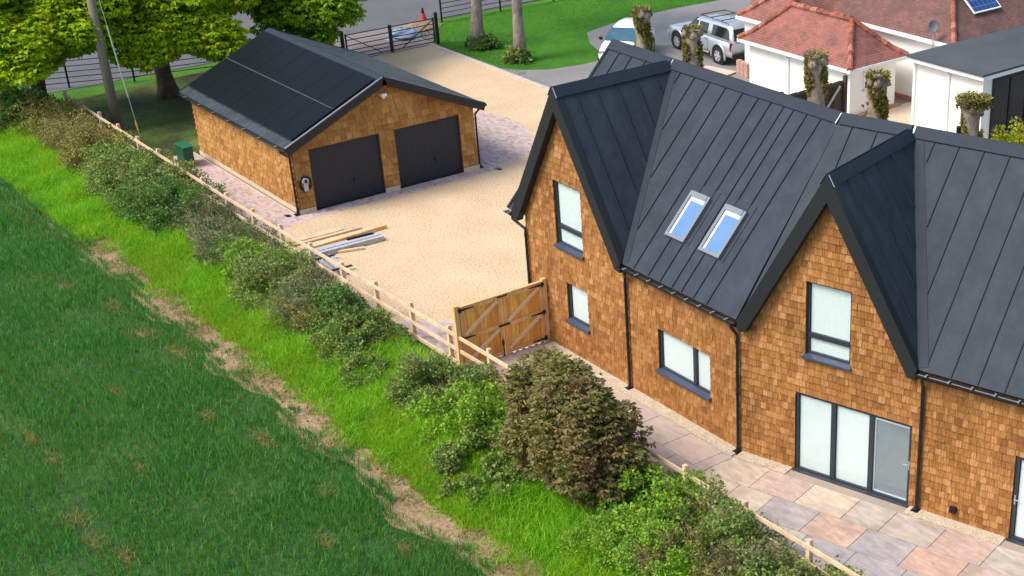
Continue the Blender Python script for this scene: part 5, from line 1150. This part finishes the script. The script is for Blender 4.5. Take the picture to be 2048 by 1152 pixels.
# ------------------------------------------------------------------ grass
def fnoise(x, y, s, seed):
    g = np.random.default_rng(seed); o = np.zeros_like(x)
    for k in range(9):
        a = g.uniform(0, 6.28); f = s*g.uniform(.5, 2.2); o += np.sin((x*np.cos(a)+y*np.sin(a))*f+g.uniform(0, 6.28))
    return o/3.0
def blades(name, label, x, y, h, wd, mat, lean=.35, z0=0):
    n = len(x); a = rng.uniform(0, 6.28, n); b = rng.uniform(0, 6.28, n); s_ = np.stack([np.cos(a), np.sin(a), np.zeros(n)], 1)*(wd/2)[:, None]
    ld = np.stack([np.cos(b), np.sin(b), np.zeros(n)], 1)*(h*lean*rng.random(n))[:, None]; B = np.stack([x, y, np.full(n, z0-.02)], 1); up = np.zeros((n, 3)); up[:, 2] = h
    V = np.stack([B-s_, B+s_, B+ld*.35+up*.6+s_*.8, B+ld*.35+up*.6-s_*.8, B+ld*1.25+up*.98], 1).reshape(-1, 3); k = np.arange(n)[:, None]*5
    F_ = np.concatenate([k+np.array([[0, 1, 2]]), k+np.array([[0, 2, 3]]), k+np.array([[3, 2, 4]])])
    return tag(npmesh(name, V, F_, mat), label, 'grass', kind='stuff')
patches = [(-11.8, -8.9, .3, .14), (-1.2, -8.9, .3, .12), (5.9, -9.3, .28, .12), (-4.2, -10.2, .3, .1), (.2, -11.2, .25, .1), (-7.2, -8.35, .62, .24), (-9.5, -8.3, .36, .15), (-5.2, -8.05, .5, .2), (.8, -8.4, .40, .17), (1.4, -13.1, .32, .22), (2.7, -13.1, .4, .15), (4.1, -8.3, .26, .13), (7.3, -8.1, .24, .13), (-3, -12.7, .3, .12), (-1.6, -12.6, .35, .1), (3.6, -12.8, .35, .16)]
for i, (px0, py0, ra, rb) in enumerate(patches):
    ra, rb = ra*.62, rb*.62
    sheet('bare_patch', [(px0+ra*math.cos(a)*(1+.22*math.sin(2*a+i)+.13*math.sin(5*a+i*2)), py0+rb*math.sin(a)*(1+.25*math.sin(3*a+i*3)+.12*math.sin(7*a))) for a in np.linspace(0, 6.28, 22, endpoint=False)], -.005-.00005*i, 'soil', 'bare earth patch showing through the crop', 'soil patch')
def crop():
    n = 560000; x = rng.uniform(-34, 16, n); y = rng.uniform(-17.5, -7.0, n); k = seen(np.stack([x, y, np.zeros(n)], 1)); x, y = x[k], y[k]
    e = -7.28-.16*np.sin(x*1.3)-.10*np.sin(x*3.1+1)+.15*fnoise(x, y, 5, 3)+np.where(x < -16, .5, 0)
    p_ = np.ones(len(x))
    for (a, b, ra, rb) in patches:
        q = ((x-a+.10*fnoise(x, y, 6, 41))/ra)**2+((y-b+.05*fnoise(x, y, 6, 42))/rb)**2; p_ *= np.clip((q-.05)*.26+.24*fnoise(x, y, 7, 21), .10, 1)
    cl_ = fnoise(x, y, 2.0, 8); p_ *= np.clip(.88+.45*cl_, .35, 1)
    p_ *= np.clip(1-.6*np.exp(-((y+12.75+.1*np.sin(x))/.2)**2), .1, 1)*np.clip(1-.35*np.exp(-((y+10.9)/.15)**2), .1, 1)
    p_ *= np.clip(.66+.6*np.sin((y+.02*np.sin(x))*2*math.pi/.30), .25, 1)
    k = (y < e) & (rng.random(len(x)) < p_); x, y = x[k], y[k]; n = len(x)
    h = rng.uniform(.12, .25, n)*(1+.20*fnoise(x, y, 1.2, 4)); return x, y, np.clip(h, .07, .36), rng.uniform(.010, .018, n)
blades('crop', 'dense dark green young cereal crop filling the foreground field', *crop(), 'crop', .6)
def verge():
    n = 230000; x = rng.uniform(-36, 15.5, n); y = rng.uniform(-7.4, -3.4, n); k = seen(np.stack([x, y, np.zeros(n)], 1)); x, y = x[k], y[k]
    e = -6.80+.14*np.sin(x*1.1+2)+.12*np.sin(x*2.7)+.20*fnoise(x, y, 4, 5); e = np.where(x < -15, -7.6+.3*fnoise(x, y, 2, 6), e)
    d = y-e; k = (d > -.15) & (rng.random(len(x)) < np.clip(.30+d*.9, .05, 1)); x, y, d = x[k], y[k], d[k]; n = len(x)
    h = np.clip(.12+d*.22, .08, .50)*rng.uniform(.6, 1.2, n)*(1+.25*fnoise(x, y, 1.6, 7)); return x, y, np.clip(h, .05, .65), rng.uniform(.011, .021, n)
blades('verge_grass', 'tall bright green grass verge between crop and hedge', *verge(), 'vergeblade', .95)
def yellowband():
    n = 70000; x = rng.uniform(-15, 13, n); y = -6.35+rng.normal(size=n)*.42; e = -6.75+.18*fnoise(x, y, 4, 5); k = seen(np.stack([x, y, np.zeros(n)], 1)) & (y > e) & (rng.random(n) < np.clip(.55+.5*fnoise(x, y, .9, 31), .1, 1)); x, y = x[k], y[k]; n = len(x)
    return x, y, np.clip(.14+(y+6.75)*.2, .08, .45)*rng.uniform(.6, 1.2, n), rng.uniform(.011, .02, n)
MT['yellowblade'] = leafmat('yellow_verge_blade', [(0, (.17, .36, .012)), (.5, (.28, .46, .016)), (1, (.44, .54, .06))], (.20, .46, .015), .5, .8)
blades('yellow_grass', 'yellowish green grass band along the field side of the verge', *yellowband(), 'yellowblade', .9)
def straw():
    n = 26000; x = rng.uniform(-36, 14, n); y = -6.95+rng.normal(size=n)*.42; x2 = rng.uniform(-34, -15, 26000); y2 = rng.uniform(-8.2, -6.6, 26000); x, y = np.concatenate([x, x2]), np.concatenate([y, y2]); k = seen(np.stack([x, y, np.zeros(len(x))], 1)) & (fnoise(x, y, 3, 12) > -.1); x, y = x[k], y[k]
    for (a, b, ra, rb) in patches:
        q = int(1500*(ra*rb)**.5); x = np.concatenate([x, a+rng.normal(size=q)*ra*.75]); y = np.concatenate([y, b+rng.normal(size=q)*rb*.75])
    n = len(x)
    return x, y, rng.uniform(.04, .16, n), rng.uniform(.012, .02, n)
blades('dry_grass', 'thin yellowish grass growing along the bare soil strip', *straw(), 'strawblade', 1.2)
def lawnb():
    n = 60000; x = rng.uniform(-32.5, -22, n); y = rng.uniform(13.8, 34, n); k = seen(np.stack([x, y, np.zeros(n)], 1)) & (x < -26.9+np.clip((18.5-y)*1.1, 0, 5)); x, y = x[k], y[k]; n = len(x)
    return x, y, rng.uniform(.03, .08, n), rng.uniform(.015, .03, n)
MT['lawnblade'] = leafmat('lawn_blade', [(0, (.03, .13, .01)), (.6, (.06, .22, .014)), (1, (.13, .30, .03))], (.04, .15, .01), .3, .7)
blades('lawn_grass', 'short mown blades over the lawn', *lawnb(), 'lawnblade', .9)
def clods():
    mb = MB()
    for i in range(420):
        x = rnd.uniform(-16, 13); y = -7.0+rnd.gauss(0, .22)-.05*math.sin(x*1.2); s_ = rnd.choice([.02, .03, .03, .05, .07]); lump(mb, (x, y, -.01), s_*1.3, s_, s_*.7, 5, 2)
    tag(mb.build('soil_clods', 'soil'), 'loose clods and stones on the bare soil strip', 'clods', kind='stuff')
clods()
